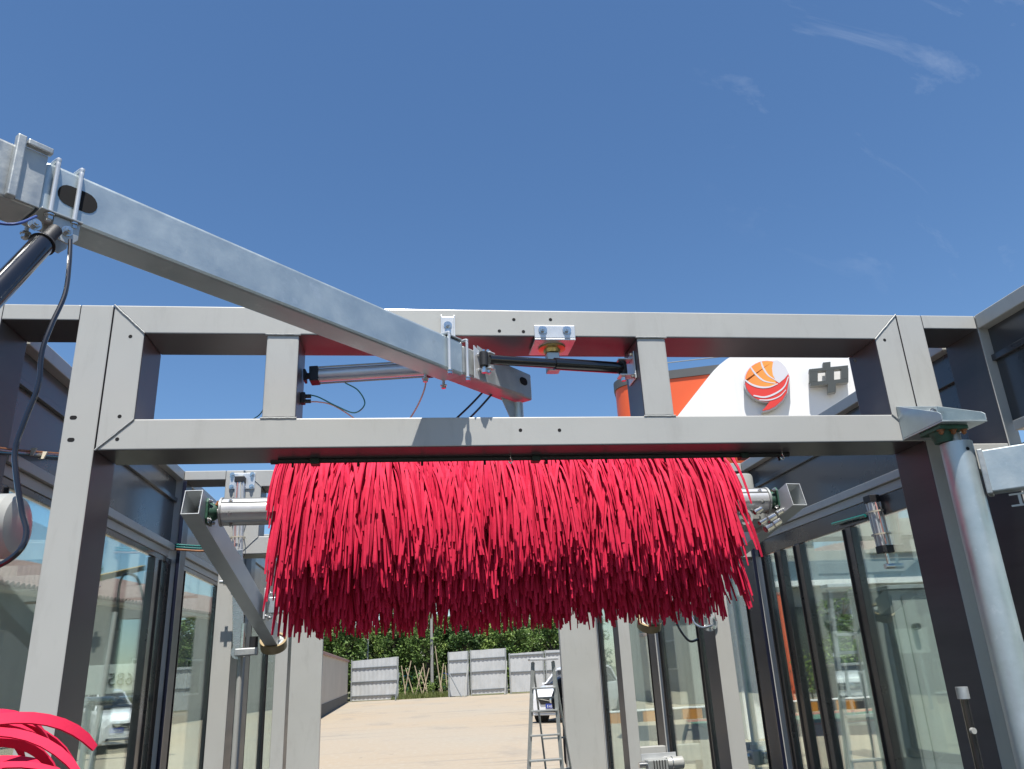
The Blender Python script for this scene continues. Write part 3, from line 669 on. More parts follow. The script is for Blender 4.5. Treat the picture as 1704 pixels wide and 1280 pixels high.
# curved cover above right drum end and gearbox
p = at(1236, 797, Y=4.95)
t = thing('gear_motor', (p.x, 4.95, 2.5), 'pale grey gear motor standing behind the right end of the brush drum', 'motor', 'gear motors')
MB().lathe((p.x, 5.0, 2.62), (0, 0, 1), [(0, .085), (.18, .085), (.195, .078), (.2, .05)], 28).build('motor_can', white2, t)
MB().box(p.x-.09, p.x+.09, 4.9, 5.1, 2.45, 2.618).build('gearbox', alud, t, bevel=.012)
p = at(1235, 862, Y=4.6); MB().pipe((p.x-.0, 4.56, p.z), (p.x+.02, 4.68, p.z-.005), .05, .036, 24).build('hollow_shaft', alud, t)
for k, (px, py) in enumerate(((1270, 868), (1284, 862), (1298, 852), (1280, 878), (1262, 850), (1292, 870))):
    q = at(px, py, Y=4.68); MB().cyl(q-V((.028, 0, .012)), q+V((.028, .01, .014)), .018+.006*(k % 2), 8).build('coupling_bolt', chrome, t, bevel=.003)

# ------------------------------------------------------------------ vertical air cylinders on frame two, one added for a reflection
def vcyl(px, py0, py1, Y, label, r=.036, plate=True):
    a = at(px, py0, Y=Y); b = V((a.x+.02, Y, at(px, py1, Y=Y).z))
    t = thing('air_cylinder', a, label, 'air cylinder', 'pneumatic cylinders'); d = (b-a).normalized()
    MB().cyl(a+d*.03, b, r, 24).build('barrel', alu, t)
    for i, j in ((1, 1), (1, -1), (-1, 1), (-1, -1)): MB().cyl(a+d*.03+V((i, j, 0))*r*.85, b+V((i, j, 0))*r*.85, .0065, 8).build('tie_rod', alu, t)
    for c in (a+d*.02, b): MB().obox(c, ((1, 0, 0), (0, 1, 0), (0, 0, 1)), (r*1.15, r*1.15, .024)).build('end_cap', blackm, t, bevel=.004)
    MB().cyl(b+d*.024, b+d*.11, .011, 12).build('rod', chrome, t); MB().cyl(b+d*.11-V((.03, 0, 0)), b+d*.11+V((.03, 0, 0)), .018, 12).build('rod_eye', chrome, t)
    for s_, mt in ((-.012, hosep), (.012, hosew)):
        MB().tube(catmull([a+d*.05+V((s_, -r-.008, 0)), a.lerp(b, .4)+V((s_*1.4, -r-.02, 0)), b+V((s_, -r-.008, .03))]), .004, 6).build('air_hose', mt, t)
    for f in (.3, .72): MB().pipe(a.lerp(b, f)-d*.005, a.lerp(b, f)+d*.005, r+.026, r+.02, 16).build('cable_tie', hosew, t)
    if plate:
        MB().box(a.x-.095, a.x+.115, Y+.035, Y+.041, a.z-.09, a.z+.05).build('mount_plate', alu, t, bevel=.003)
        m = MB()
        for x in (-.075, .09):
            for z in (-.07, .035): bolt(m, (a.x+x, Y+.034, a.z+z), (0, -1, 0), .014)
        m.build('bolt', chrome, t)
        MB().box(a.x-.02, a.x+.03, Y-.02, Y+.034, a.z-.01, a.z+.02).build('clevis', galvd, t, bevel=.003)
    return t
vcyl(400, 795, 935, 6.805, 'upright silver air cylinder bolted to the second frame, left of the brush')
vcyl(1450, 826, 915, 4.9, 'upright silver air cylinder added for a reflection beside the right post with black end', plate=False)  # solid cylinder standing in for a reflection in the right glass
# lever bar and sensor under the left arm
a = at(385, 968, Y=6.7); b = at(397, 1085, Y=6.7)
t = thing('pivot_lever', a, 'dark flat pivot lever hanging below the left brush arm', 'lever')
MB().beam(a+V((.03, 0, .25)), b, .02, .085, (1, 0, 0)).build('flat_bar', steel, t, bevel=.004)
m = MB(); m.cyl(a-V((.09, 0, 0)), a+V((.05, 0, 0)), .014, 12); m.cyl(a-V((.06, 0, 0)), a-V((.035, 0, 0)), .03, 6); m.build('pivot_bolt', chrome, t)
MB().cyl(b+V((0, -.02, 0)), b+V((0, .02, 0)), .055, 20).build('eye', steel, t); m = MB(); bolt(m, b+V((0, -.021, 0)), (0, -1, 0), .018); m.build('nut', chrome, t)
p = at(410, 1085, Y=6.55)
t = thing('limit_sensor', p, 'grey limit sensor with black cap beside the lever foot', 'sensor')
MB().obox(p, ((1, .1, .03), (-.1, 1, 0), (0, 0, 1)), (.085, .04, .028)).build('body', galvd, t, bevel=.008)
MB().cyl(p+V((.05, 0, .03)), p+V((.05, 0, .11)), .033, 20).build('cap', blackm, t)
MB().cyl(p+V((-.03, 0, .03)), p+V((-.03, 0, .21)), .022, 16).build('valve', chrome, t)
MB().cyl(p+V((-.045, .03, -.03)), (p.x-.045, p.y+.03, .02), .02, 14).build('riser_pipe', white2, t)

# ------------------------------------------------------------------ right pivot bracket, post and arm
t = thing('pivot_bracket', (2.65, 3.5, 2.66), 'galvanised channel bracket on the right post above the round pivot post', 'bracket')
bl, br_, bt = at(1490, 678, Y=3.6), at(1565, 677, Y=3.6), at(1502, 733, Y=3.6)
fl = at(1556, 705, Y=3.30); fr = at(1637, 697, Y=3.30); frb = at(1638, 712, Y=3.3)
zb = bt.z; x0, x1 = bl.x, fr.x
MB().box(x0, x1, 3.28, 3.592, zb, zb+.008).build('base_plate', galv, t, bevel=.002)
MB().box(x0+.001, x1-.001, 3.5925, 3.5985, zb, 2.842).build('back_plate', galv, t, bevel=.002)
for x in (x0, x1-.006):
    MB().prism([(x, 3.592, zb+.0085), (x, 3.592, 2.842), (x, 3.3, zb+.055), (x, 3.28, zb+.04), (x, 3.28, zb+.0085)], (.006, 0, 0)).build('side_gusset', galv, t, bevel=.0015)
m = MB()
for x, z in ((x0+.05, 2.81), (x0+.2, 2.81), (x0+.05, 2.75), (x0+.2, 2.75)): bolt(m, (x, 3.592, z), (0, -1, 0), .013)
m.build('bolt', chrome, t)
PX, PY = 2.60, 3.40
MB().box(PX-.06, PX+.09, PY-.08, PY+.08, zb-.022, zb-.001).build('bearing_flange', castg, t, bevel=.004)
MB().lathe((PX+.0, PY, zb-.022), (0, 0, -1), [(0, .055), (.02, .05), (.05, .04)], 28).build('bearing_housing', castg, t)
m = MB()
for dx, dy in ((-.045, -.06), (.02, -.06), (.075, -.06), (.075, .05)): bolt(m, (PX+dx, PY+dy, zb-.023), (0, 0, -1), .012, .014)
m.build('bolt', rust, t)
p = at(1592, 745, Y=PY)
t = thing('pivot_post', (p.x, PY, 0), 'round galvanised pivot post standing in front of the right post', 'steel post')
zt = zb-.075
MB().cyl((p.x, PY, .3), (p.x, PY, zt), .072, 40).build('round_tube', galv, t)
MB().cyl((p.x, PY, zt+.0005), (p.x, PY, zt+.05), .03, 20).build('spindle', galvd, t)
MB().cyl((p.x+.0, PY-.0725, zt-.045), (p.x, PY-.07, zt-.045), .009, 12).build('pin_hole', hole, t)
q = V((p.x+.055, PY-.03, zt-.16)); dr = V((.62, -.55, 0)).normalized()
sdr = dr.cross(ZU)
MB().obox(q+dr*.6, (dr, sdr, ZU), (.58, .05, .10)).build('side_arm', galv, t, bevel=.006)
MB().obox(q+dr*.03, (dr, sdr, ZU), (.012, .056, .108)).build('weld_collar', galvd, t, bevel=.005)
m = MB(); zz = q.z-.128
m.obox(q+dr*.6-ZU*.118, (dr, sdr, ZU), (.5, .004, .004)); m.obox(q+dr*.6-ZU*.17, (dr, sdr, ZU), (.5, .004, .004))
for k in range(9): m.obox(q+dr*(.14+k*.115)-ZU*.144, (dr, sdr, ZU), (.006, .004, .024))
m.build('slotted_rack', alud, t)
MB().prism([(p.x+.066, PY-.012, 1.62), (p.x+.066, PY-.012, 1.2), (p.x+.5, PY-.40, 2.02)], (0, .008, 0)).build('gusset', galv, t, bevel=.002)
# black grease tube on the right post
a = at(1604, 1163, Y=3.52); b = V((a.x, 3.52, .6))
t = thing('black_rod', (a.x, 3.52, .6), 'black upright rod with a round clip standing by the right pivot post', 'rod')
MB().cyl(b, a, .017, 16).build('rod', black, t); MB().cyl(a+V((0, 0, .0)), a+V((0, 0, .05)), .026, 18).build('cap', galvd, t)
MB().cyl(a-V((.01, .02, .13)), a-V((.01, .035, .13)), .013, 12).build('clip', white2, t)

# ------------------------------------------------------------------ left foreground: damper, cables, motor, side brush
a = at(78, 398, Y=2.12); b = at(-30, 512, Y=1.9)
t = thing('black_damper', a, 'thick black damper cut by the left edge, slanting up to the swing arm shackle', 'damper', None)
d = (b-a).normalized()
MB().cyl(a+d*.035, b+d*.3, .031, 32).build('cylinder_body', black, t); MB().cyl(a+d*.035, a+d*.02, .036, 28, .03).build('end_collar', blackm, t)
MB().cyl(a-d*.06, a+d*.02, .019, 20).build('eye', blackm, t)
def cable(pts, r, label, mt=black, name='black_cable', cat='cable'):
    P = [at(px, py, Y=y) for px, py, y in pts]; return tag(MB().tube(catmull(P), r, 10).build(name, mt), label, cat)
cable([(117, 400, 2.1), (115, 440, 2.06), (108, 490, 2.0), (86, 540, 1.95), (70, 585, 1.92), (64, 640, 1.9), (45, 690, 1.88), (26, 745, 1.86), (27, 790, 1.84), (36, 850, 1.82), (44, 885, 1.8), (34, 915, 1.78), (0, 940, 1.78), (-40, 945, 1.78)], .0062, 'long wavy black cable hanging from the left shackle past the frame')
cable([(-20, 368, 2.0), (10, 373, 2.0), (34, 371, 2.02), (60, 360, 2.1)], .004, 'short dark blue cable at the far left under the arm sleeve', bluep, 'blue_cable')
for k, (dy, mt, nm, cl) in enumerate(((-3, rust, 'orange', 0), (1, hosep, 'pink', 0), (5, hoseg, 'teal', 0), (9, blackm, 'black', 0))):
    P = [at(px, py+dy*(.7+.3*math.sin(px*.05+k)), X=-1.84) for px, py in ((-60, 742), (0, 748), (40, 753), (100, 756), (135, 757), (150, 762))]
    tag(MB().tube(catmull(P, 5), .0055, 6).build('wall_hose', mt), f'{nm} hose in the tied bundle running along the left wall panel', 'hose', 'hoses tied along the left wall')
for px, py in ((54, 752), (72, 758)):
    q = at(px, py, X=-1.83); tag(MB().obox(q, ((1, 0, 0), (0, 1, 0), (.2, .3, 1)), (.012, .006, .022)).build('cable_tie', hosew), 'white cable tie around the hose bundle, '+('left one' if px == 54 else 'right one with a loose tail'), 'cable tie')
for py, mt, nm in ((907, hoseg, 'teal'), (911, hoseg, 'green'), (915, rust, 'rust coloured')):
    P = [at(276, py-2, Y=6.8), at(300, py, Y=6.8), at(335, py+2, Y=6.82), at(372, py, Y=6.84)]
    tag(MB().tube(catmull(P), .008, 6).build('wall_hose', mt), f'{nm} hose crossing the left bay of the second frame', 'hose', 'hoses across the second frame')
P = [at(1385, 873, X=3.12), at(1410, 866, X=3.12), at(1440, 858, X=3.12)]
tag(MB().tube(catmull(P), .012, 6).build('wall_hose', hoseg), 'short green hose under the right head rail', 'hose')

a = at(14, 878, Y=1.95)
t = thing('brush_motor', (a.x-.1, 1.95, a.z), 'round grey motor housing cut by the left edge of the picture', 'motor', 'gear motors')
MB().lathe((a.x+.035, 1.93, a.z), (-1, .05, 0), [(0, .045), (.006, .064), (.02, .074), (.3, .076)], 40).build('motor_can', white2, t)
MB().pipe((a.x-.05, 1.933, a.z), (a.x-.054, 1.933, a.z), .0772, .07, 40).build('can_seam', capg, t)

sb = thing('side_brush', (-1.01, 1.57, .2), 'near red side brush with broad curling strips in the lower left corner', 'car wash brush', 'red foam wash brushes')
MB().cyl((-1.01, 1.57, .25), (-1.01, 1.57, 1.52), .06, 28).build('shaft', alu, sb)
rn = random.Random(12); 
for k in range(290):
    z = 1.55 - (.26*(k/210) if k < 210 else .26+.6*(k-210)/80)**1.0 + rn.uniform(-.02, .02); w = k*2.399963 + rn.uniform(-.2, .2)
    p = V((-1.01+.06*math.cos(w), 1.57+.06*math.sin(w), z)); pts = [p.copy()]; L = rn.uniform(.36, .50); n = 18
    a0 = R_(rn.uniform(-12, 38)); sw = rn.uniform(-.9, .9)
    for i in range(n):
        s = (i+.5)/n; e = a0 - s*s*R_(88); hh = w + sw*s
        p = p + V((math.cos(hh)*math.cos(e), math.sin(hh)*math.cos(e), math.sin(e)))*L/n; pts.append(p.copy())
    mm = MB(); tw = rn.choice((-1, 1))*rn.uniform(.4, 1.3); ax = V((-math.sin(w), math.cos(w), tw))
    strip_mesh(pts, ax, rn.uniform(.014, .023), .004, mm); mm.build('foam_strip', red, sb, smooth=True)

# ------------------------------------------------------------------ foot motors and posts at the right of the tunnel
def foot_motor(p, label, L=.34, r=.062):
    t = thing('foot_motor', p, label, 'motor', 'gear motors at the foot of the right frames'); p = V(p)
    MB().lathe(p+V((L*.42, 0, 0)), (1, 0, 0), [(0, r*.9), (.015, r), (L*.5, r), (L*.52, r*.85), (L*.54, r*.3)], 28).build('motor_can', white2, t)
    MB().pipe(p+V((L*.56, 0, 0)), p+V((L*.59, 0, 0)), r*1.08, r*.98, 28).build('band', chrome, t)
    MB().box(p.x-.08, p.x+L*.41, p.y-r, p.y+r, p.z-r, p.z+r*.8).build('gearbox', alud, t, bevel=.012)
    m = MB()
    for k in range(5): m.mark(); m.box(p.x-.02+k*.03, p.x-.012+k*.03, p.y-r*1.2, p.y-r-.001, p.z-r*.9, p.z+r*.7)
    m.build('cooling_fin', grille, t)
    MB().cyl(p-V((.16, 0, 0)), p-V((.081, 0, 0)), .028, 16).build('output_shaft', chrome, t)
    MB().box(p.x-.11, p.x+L*.8, p.y+r+.001, p.y+r+.011, p.z+r*.5, p.z+r*1.6).build('mount_plate', alu, t, bevel=.002)
    MB().cyl((p.x+.02, p.y+r+.03, .02), (p.x+.02, p.y+r+.03, p.z+r), .025, 14).build('support_leg', galvd, t)
    return t
foot_motor(at(1088, 1272, Y=8.9), 'foot motor with dark fins below the low sill of the third frame')
foot_motor(at(1262, 1258, Y=7.6), 'pale foot motor hanging on a plate right of the second frame post', r=.07)
p = at(1164, 1036, Y=6.80)
t = thing('spray_nozzle', p, 'chrome swivel nozzle with a black knob on the second frame right post', 'nozzle')
MB().cyl(p+V((.10, .048, 0)), p+V((.10, .03, 0)), .075, 28).build('flange', galvd, t)
m = MB()
for k in range(4): m.mark(); m.cyl(p+V((.10+.055*math.cos(k*1.57+.6), .03, .055*math.sin(k*1.57+.6))), p+V((.10+.055*math.cos(k*1.57+.6), .012, .055*math.sin(k*1.57+.6))), .012, 8)
m.build('bolt', chrome, t)
MB().tube(catmull([p+V((.10, .03, -.01)), p+V((.09, -.05, -.03)), p+V((.0, -.06, -.045)), p+V((-.05, -.03, -.01)), p+V((-.06, 0, .05))]), .011, 10).build('bent_bracket', chrome, t)
MB().cyl(p+V((-.005, -.02, -.03)), p+V((.0, -.01, .06)), .034, 20).build('knob', blackm, t)
P = [at(px, py, Y=6.82) for px, py in ((1112, 1005), (1124, 1032), (1134, 1052), (1148, 1067), (1162, 1064))]
tag(MB().tube(catmull(P), .010, 8).build('black_cable', black), 'black cable drooping to the chrome nozzle on the right post', 'cable')
# tall tubes just behind frame two on the right
for px, r, mt, lb in ((1238, .035, galv, 'slim galvanised riser pipe just right of the second frame post'), ):
    q = at(px, 1100, Y=7.6); t = thing('riser_pipe', (q.x, 7.6, .02), lb, 'pipe')
    MB().cyl((q.x, 7.6, .85), (q.x, 7.6, 2.6), r, 20).build('pipe', mt, t); MB().cyl((q.x, 7.6, .80), (q.x, 7.6, .9), r*1.5, 20).build('union_nut', galvd, t); MB().cyl((q.x, 7.6, .02), (q.x, 7.6, .80), r*.9, 16).build('lower_pipe', alud, t)

# solid pale box added for a reflection in the right glass
x0 = at(1500, 1100, Y=5.4).x; x1 = at(1650, 1100, Y=5.4).x
t = thing('reflection_cabinet', ((x0+x1)/2, 5.6, .02), 'tall pale grey cabinet added for a reflection in the right glass, behind the right post', 'cabinet')
MB().box(x0, x1, 5.4, 5.9, .1, 2.06).build('casing', cabm, t, bevel=.008)
MB().box(x0+.012, x0+.08, 5.389, 5.3985, .15, 2.02).build('narrow_door', cabm, t, bevel=.002); MB().box(x0+.092, x1-.02, 5.389, 5.3985, .15, 2.02).build('door', cabm, t, bevel=.002)
MB().box(x0-.02, x1+.02, 5.36, 5.92, 2.062, 2.09).build('rain_cap', alud, t, bevel=.003)
MB().box(x0+.02, x1-.02, 5.45, 5.85, .02, .099).build('plinth', grille, t)
q = at(1482, 1032, Y=5.36); MB().cyl((x0+.14, 5.34, q.z-.05), (x0+.14, 5.388, q.z-.05), .022, 16).build('door_handle', blackm, t)

# ------------------------------------------------------------------ step ladder inside the tunnel
t = thing('step_ladder', at(905, 1200, Y=11.6)-V((0, 0, at(905, 1200, Y=11.6).z)), 'aluminium folding step ladder standing in front of the far right end panel', 'ladder')
LY = 11.6; zt = at(905, 1099, Y=LY).z
xa, xb = at(885, 1099, Y=LY).x, at(922, 1099, Y=LY).x
def sl(x, y0, y1, dx): return (x, y0, zt-.02), (x+dx, y1, .02)
rails = [((xa+.01, LY-.02, zt-.02), (xa-.16, LY-.05, .02)), ((xb-.02, LY-.02, zt-.02), (xb+.02, LY-.05, .02)), ((xa+.02, LY+.05, zt-.02), (xa+.27, LY+.85, .02)), ((xb-.01, LY+.05, zt-.02), (xb+.33, LY+.85, .02))]
for i, (p, q) in enumerate(rails): MB().beam(p, q, .022, .05).build('side_rail', alud, t, bevel=.002)
for f in (.2, .37, .55, .73, .9):
    a, b = V(rails[0][0]).lerp(V(rails[0][1]), f), V(rails[1][0]).lerp(V(rails[1][1]), f); MB().beam(a, b, .06, .022).build('tread', alud, t, bevel=.002)
for f in (.28, .6, .85):
    a, b = V(rails[2][0]).lerp(V(rails[2][1]), f), V(rails[3][0]).lerp(V(rails[3][1]), f); MB().beam(a, b, .025, .025).build('cross_bar', alud, t, bevel=.002)
MB().box(xa-.04, xb+.05, LY-.08, LY+.1, zt, zt+.03).build('top_cap', alu, t, bevel=.005)

l2 = t; q = at(1424, 1150, Y=8.2)
c2 = copy_tree(l2, V((q.x, 8.2, 0))-V(l2.location), 'second aluminium step ladder, standing outside the right glass wall'); c2.scale = (.9, .9, 1.32); l2['group'] = c2['group'] = 'aluminium step ladders'

# ------------------------------------------------------------------ person half hidden behind the far right end panel
def skin_body(name, joints, edges, mt, parent, lvl=2):
    o = ORIG[parent.name]; me = bpy.data.meshes.new(name); me.from_pydata([V(j[0])-o for j in joints], edges, [])
    ob = bpy.data.objects.new(name, me); COL.objects.link(ob); ob.parent = parent; ORIG[ob.name] = o
    md = ob.modifiers.new('skin', 'SKIN'); md.use_smooth_shade = True; ss = ob.modifiers.new('sub', 'SUBSURF'); ss.levels = ss.render_levels = lvl
    for d, j in zip(me.skin_vertices[0].data, joints): d.radius = (j[1], j[2] if len(j) > 2 else j[1])
    me.skin_vertices[0].data[0].use_root = True
    me.materials.append(mt); return ob
px_, py_ = 2.80, 14.0
t = thing('person', (px_, py_, 0), 'person in black jacket and dark trousers, mostly hidden behind the far right end panel', 'person')
J = [((px_, py_, .95), .14, .11), ((px_, py_, 1.15), .13, .10), ((px_, py_, 1.38), .16, .11), ((px_, py_, 1.48), .06), ((px_, py_, 1.56), .055), ((px_, py_-.02, 1.64), .085, .095), ((px_, py_-.02, 1.72), .075, .085),
     ((px_-.19, py_, 1.41), .065), ((px_-.29, py_+.02, 1.14), .052), ((px_-.26, py_-.12, .92), .038), ((px_-.25, py_-.15, .87), .03, .04),
     ((px_+.19, py_, 1.41), .065), ((px_+.25, py_+.02, 1.13), .05), ((px_+.26, py_-.04, .88), .036), ((px_+.26, py_-.05, .82), .03, .04),
     ((px_-.10, py_, .88), .095), ((px_-.15, py_-.02, .50), .065), ((px_-.15, py_+.01, .10), .045), ((px_-.16, py_-.12, .05), .04, .035),
     ((px_+.10, py_, .88), .095), ((px_+.12, py_-.02, .50), .065), ((px_+.13, py_+.01, .10), .045), ((px_+.14, py_-.12, .05), .04, .035)]
Eg = [(0, 1), (1, 2), (2, 3), (3, 4), (4, 5), (5, 6), (2, 7), (7, 8), (8, 9), (9, 10), (2, 11), (11, 12), (12, 13), (13, 14), (0, 15), (15, 16), (16, 17), (17, 18), (0, 19), (19, 20), (20, 21), (21, 22)]
skin_body('body', J, Eg, skin, t)
up = lambda r: r+.022
JJ = [J[0], J[1], J[2], J[7], J[8], ((px_-.265, py_-.10, .95), .05), J[11], J[12], ((px_+.26, py_-.03, .92), .045), ((px_, py_, 1.46), .07)]
skin_body('jacket', [(j[0], up(j[1])+(.012 if i in (4, 5) else 0), up(j[2] if len(j) > 2 else j[1])+(.03 if i in (4, 5) else 0)) for i, j in enumerate(JJ)], [(0, 1), (1, 2), (2, 3), (3, 4), (4, 5), (2, 6), (6, 7), (7, 8), (2, 9)], cloth, t)
TT = [((px_, py_, .93), .15, .115), J[15], J[16], ((px_-.15, py_, .13), .06), J[19], J[20], ((px_+.13, py_, .13), .06)]
skin_body('trousers', [(j[0], j[1]+.014, (j[2] if len(j) > 2 else j[1])+.014) for j in TT], [(0, 1), (1, 2), (2, 3), (0, 4), (4, 5), (5, 6)], cloth, t)
h = bmesh.new(); bmesh.ops.create_uvsphere(h, u_segments=20, v_segments=12, radius=.1); hm = MB(); hm.v = [V((v.co.x*.95, v.co.y*1.05+.015, v.co.z*.95+.035)) + V((px_, py_-.02, 1.68)) for v in h.verts if True]
h.verts.index_update(); hm.f = [tuple(v.index for v in f.verts) for f in h.faces if sum(v.co.z for v in f.verts)/len(f.verts) > -.02 or sum(v.co.y for v in f.verts)/len(f.verts) > .03]; hm.build('hair', hair, t); h.free()
for s_ in (-1, 1): MB().obox((px_+s_*.145, py_-.05, .045), ((1, 0, 0), (0, 1, 0), (0, 0, 1)), (.045, .13, .04)).build('shoe', blackm, t, bevel=.02)

# ------------------------------------------------------------------ cars
def loft(m, secs):
    """secs: list of equal-length closed loops"""
    n = len(secs[0]); b = len(m.v)
    fs = [(i*n+k, i*n+(k+1) % n, (i+1)*n+(k+1) % n, (i+1)*n+k) for i in range(len(secs)-1) for k in range(n)]
    fs += [tuple(range(n))[::-1], tuple(range((len(secs)-1)*n, len(secs)*n))]
    return m.add([p for s_ in secs for p in s_], fs)
def make_car(loc, yaw, label, suv=True, plate=False):
    """front faces local -Y"""
    t = thing('parked_car', loc, label, 'car', 'white parked cars'); ORIG[t.name] = V((0, 0, 0))
    H = 1.66 if suv else 1.5; Wd = .93
    def ring(y, z0, z1, w, tum=.85, top=None):
        w1 = w*tum
        return [V((-w*.96, y, z0)), V((-w, y, z0+(z1-z0)*.35)), V((-w*.985, y, z0+(z1-z0)*.7)), V((-w1, y, z1-.03)), V((-w1*.86, y, z1)), V((w1*.86, y, z1)), V((w1, y, z1-.03)), V((w*.985, y, z0+(z1-z0)*.7)), V((w, y, z0+(z1-z0)*.35)), V((w*.96, y, z0))]
    m = MB(); loft(m, [ring(-2.28, .36, .78, Wd*.74), ring(-2.22, .26, .90, Wd*.86), ring(-2.05, .22, .99, Wd*.96, .9), ring(-1.7, .22, 1.05, Wd, .92), ring(-1.05, .22, 1.12, Wd, .93), ring(0, .22, 1.12, Wd, .95), ring(1.3, .22, 1.14, Wd, .95), ring(2.0, .24, 1.10, Wd*.96, .9), ring(2.25, .32, .98, Wd*.85)])
    m.build('body', carw, t, bevel=.02)
    def rg(y, z0, z1, w0, w1): return [V((-w0, y, z0)), V((-w1-.03, y, z1-.06)), V((-w1+.06, y, z1)), V((w1-.06, y, z1)), V((w1+.03, y, z1-.06)), V((w0, y, z0))]
    m = MB(); loft(m, [rg(-1.10, 1.08, 1.125, .80, .78), rg(-.35, 1.10, H-.09, .86, .66), rg(.1, 1.10, H-.03, .87, .66), rg(1.2, 1.10, H-.05, .86, .64), rg(2.0, 1.06, 1.16, .80, .70)]); m.build('window_band', carg, t)
    m = MB(); loft(m, [[V((x*s_, y, z)) for s_, z in ((-1, H-.085+dz), (-.96, H-.02+dz), (.96, H-.02+dz), (1, H-.085+dz))] for x, y, dz in ((.67, -.38, -.02), (.69, .1, .035), (.67, 1.25, .015), (.64, 1.5, -.10))]); m.build('roof', carw, t, bevel=.008)
    for s_ in (-1, 1):
        MB().beam((s_*.80, -1.12, 1.10), (s_*.685, -.36, H-.10), .05, .05).build('windscreen_pillar', carw, t, bevel=.01)
        MB().beam((s_*.872, .45, 1.10), (s_*.70, .45, H-.06), .06, .03).build('door_pillar', grille, t)
        MB().beam((s_*.85, 1.45, 1.09), (s_*.68, 1.2, H-.08), .12, .06).build('rear_pillar', carw, t, bevel=.01)
        # headlamp
        MB().prism([(s_*.50, -2.215, .80), (s_*.80, -2.10, .84), (s_*.84, -2.02, .78), (s_*.78, -2.13, .72), (s_*.52, -2.235, .70)], (0, -.03, 0)).build('headlight', carg, t, bevel=.006)
        MB().prism([(s_*.56, -2.262, .775), (s_*.70, -2.20, .80), (s_*.70, -2.20, .75), (s_*.56, -2.262, .735)], (0, -.012, 0)).build('lamp_lens', alu, t)
        MB().obox((s_*.98, -.72, 1.12), ((1, 0, 0), (0, 1, 0), (0, 0, 1)), (.09, .05, .06)).build('door_mirror', carw, t, bevel=.02)
        MB().prism([(s_*.55, -2.245, .46), (s_*.80, -2.13, .50), (s_*.80, -2.13, .42), (s_*.55, -2.245, .40)], (0, -.03, 0)).build('fog_lamp_recess', grille, t)
        for y in (-1.42, 1.38):
            MB().cyl((s_*.70, y, .34), (s_*.90, y, .34), .405, 28).build('wheel_arch', grille, t)
            w = MB().lathe((s_*.72, y, .34), (s_, 0, 0), [(0, .30), (.02, .335), (.19, .335), (.215, .31), (.216, .23), (.17, .22)], 32).build('wheel', tyre, t)
            m = MB().lathe((s_*.895, y, .34), (s_, 0, 0), [(0, .225), (.02, .225), (.022, .2)], 28); m.build('rim', grille, w)
            m = MB(); m.cyl((s_*.90, y, .34), (s_*.935, y, .34), .05, 16)
            for k in range(5):
                a = k*math.pi*.4+.3; c_ = V((s_*.925, y+math.cos(a)*.13, .34+math.sin(a)*.13)); m.obox(c_, ((1, 0, 0), (0, math.cos(a), math.sin(a)), (0, -math.sin(a), math.cos(a))), (.008, .10, .028))
            m.build('spokes', alu, w)
    MB().prism([(-.50, -2.285, .76), (.50, -2.285, .76), (.40, -2.285, .56), (-.40, -2.285, .56)], (0, -.02, 0)).build('grille', grille, t, bevel=.006)
    MB().prism([(-.48, -2.306, .755), (-.10, -2.306, .68), (-.10, -2.306, .655), (-.48, -2.306, .725)], (0, -.012, 0)).build('grille_bar', chrome, t); MB().prism([(.48, -2.306, .755), (.10, -2.306, .68), (.10, -2.306, .655), (.48, -2.306, .725)], (0, -.012, 0)).build('grille_bar', chrome, t)
    MB().lathe((0, -2.306, .67), (0, -1, 0), [(0, .085), (.02, .08), (.025, .05)], 24).build('badge', chrome, t)
    MB().box(-.62, .62, -2.30, -2.18, .33, .40).build('bumper_strip', grille, t, bevel=.01); MB().box(-.70, .70, -2.26, -2.1, .24, .29).build('skid_plate', alu, t, bevel=.01)
    MB().prism([(-.80, -1.15, 1.135), (.80, -1.15, 1.135), (.78, -1.05, 1.145), (-.78, -1.05, 1.145)], (0, 0, .012)).build('wiper_cowl', grille, t)
    if plate:
        p = MB().box(-.22, .22, -2.325, -2.306, .44, .58).build('number_plate', plateb, t, bevel=.003)
        tx = text_mesh('E·620', .105, white, .002); tx.name = 'plate_text'; tx.parent = p; tx.rotation_euler = (math.pi/2, 0, 0); tx.location = (-.17, -2.3265, .472)
    t.rotation_euler = (0, 0, yaw); t.location = loc; return t
def text_mesh(s_, size, mt, ext, align='LEFT'):
    c = bpy.data.curves.new('text', 'FONT'); c.body = s_; c.size = size; c.extrude = ext; c.align_x = align
    o = bpy.data.objects.new('text', c); COL.objects.link(o); dg = bpy.context.evaluated_depsgraph_get(); me = bpy.data.meshes.new_from_object(o.evaluated_get(dg))
    bpy.data.objects.remove(o); me.materials.append(mt); ob = bpy.data.objects.new('text', me); COL.objects.link(ob); return ob
p = at(893, 1204, Z=0)
p = at(921, 1204, Z=0)
make_car((p.x+1.31, p.y+1.87, 0), -R_(35), 'white SUV with blue number plate parked beyond the ladder', plate=True)
p = at(205, 1252, Z=0)
make_car((p.x-.75, p.y+1.7, 0), R_(26), 'white SUV on the left, added for a car reflected in the left glass wall')  # solid car standing in for a reflection in the left glass

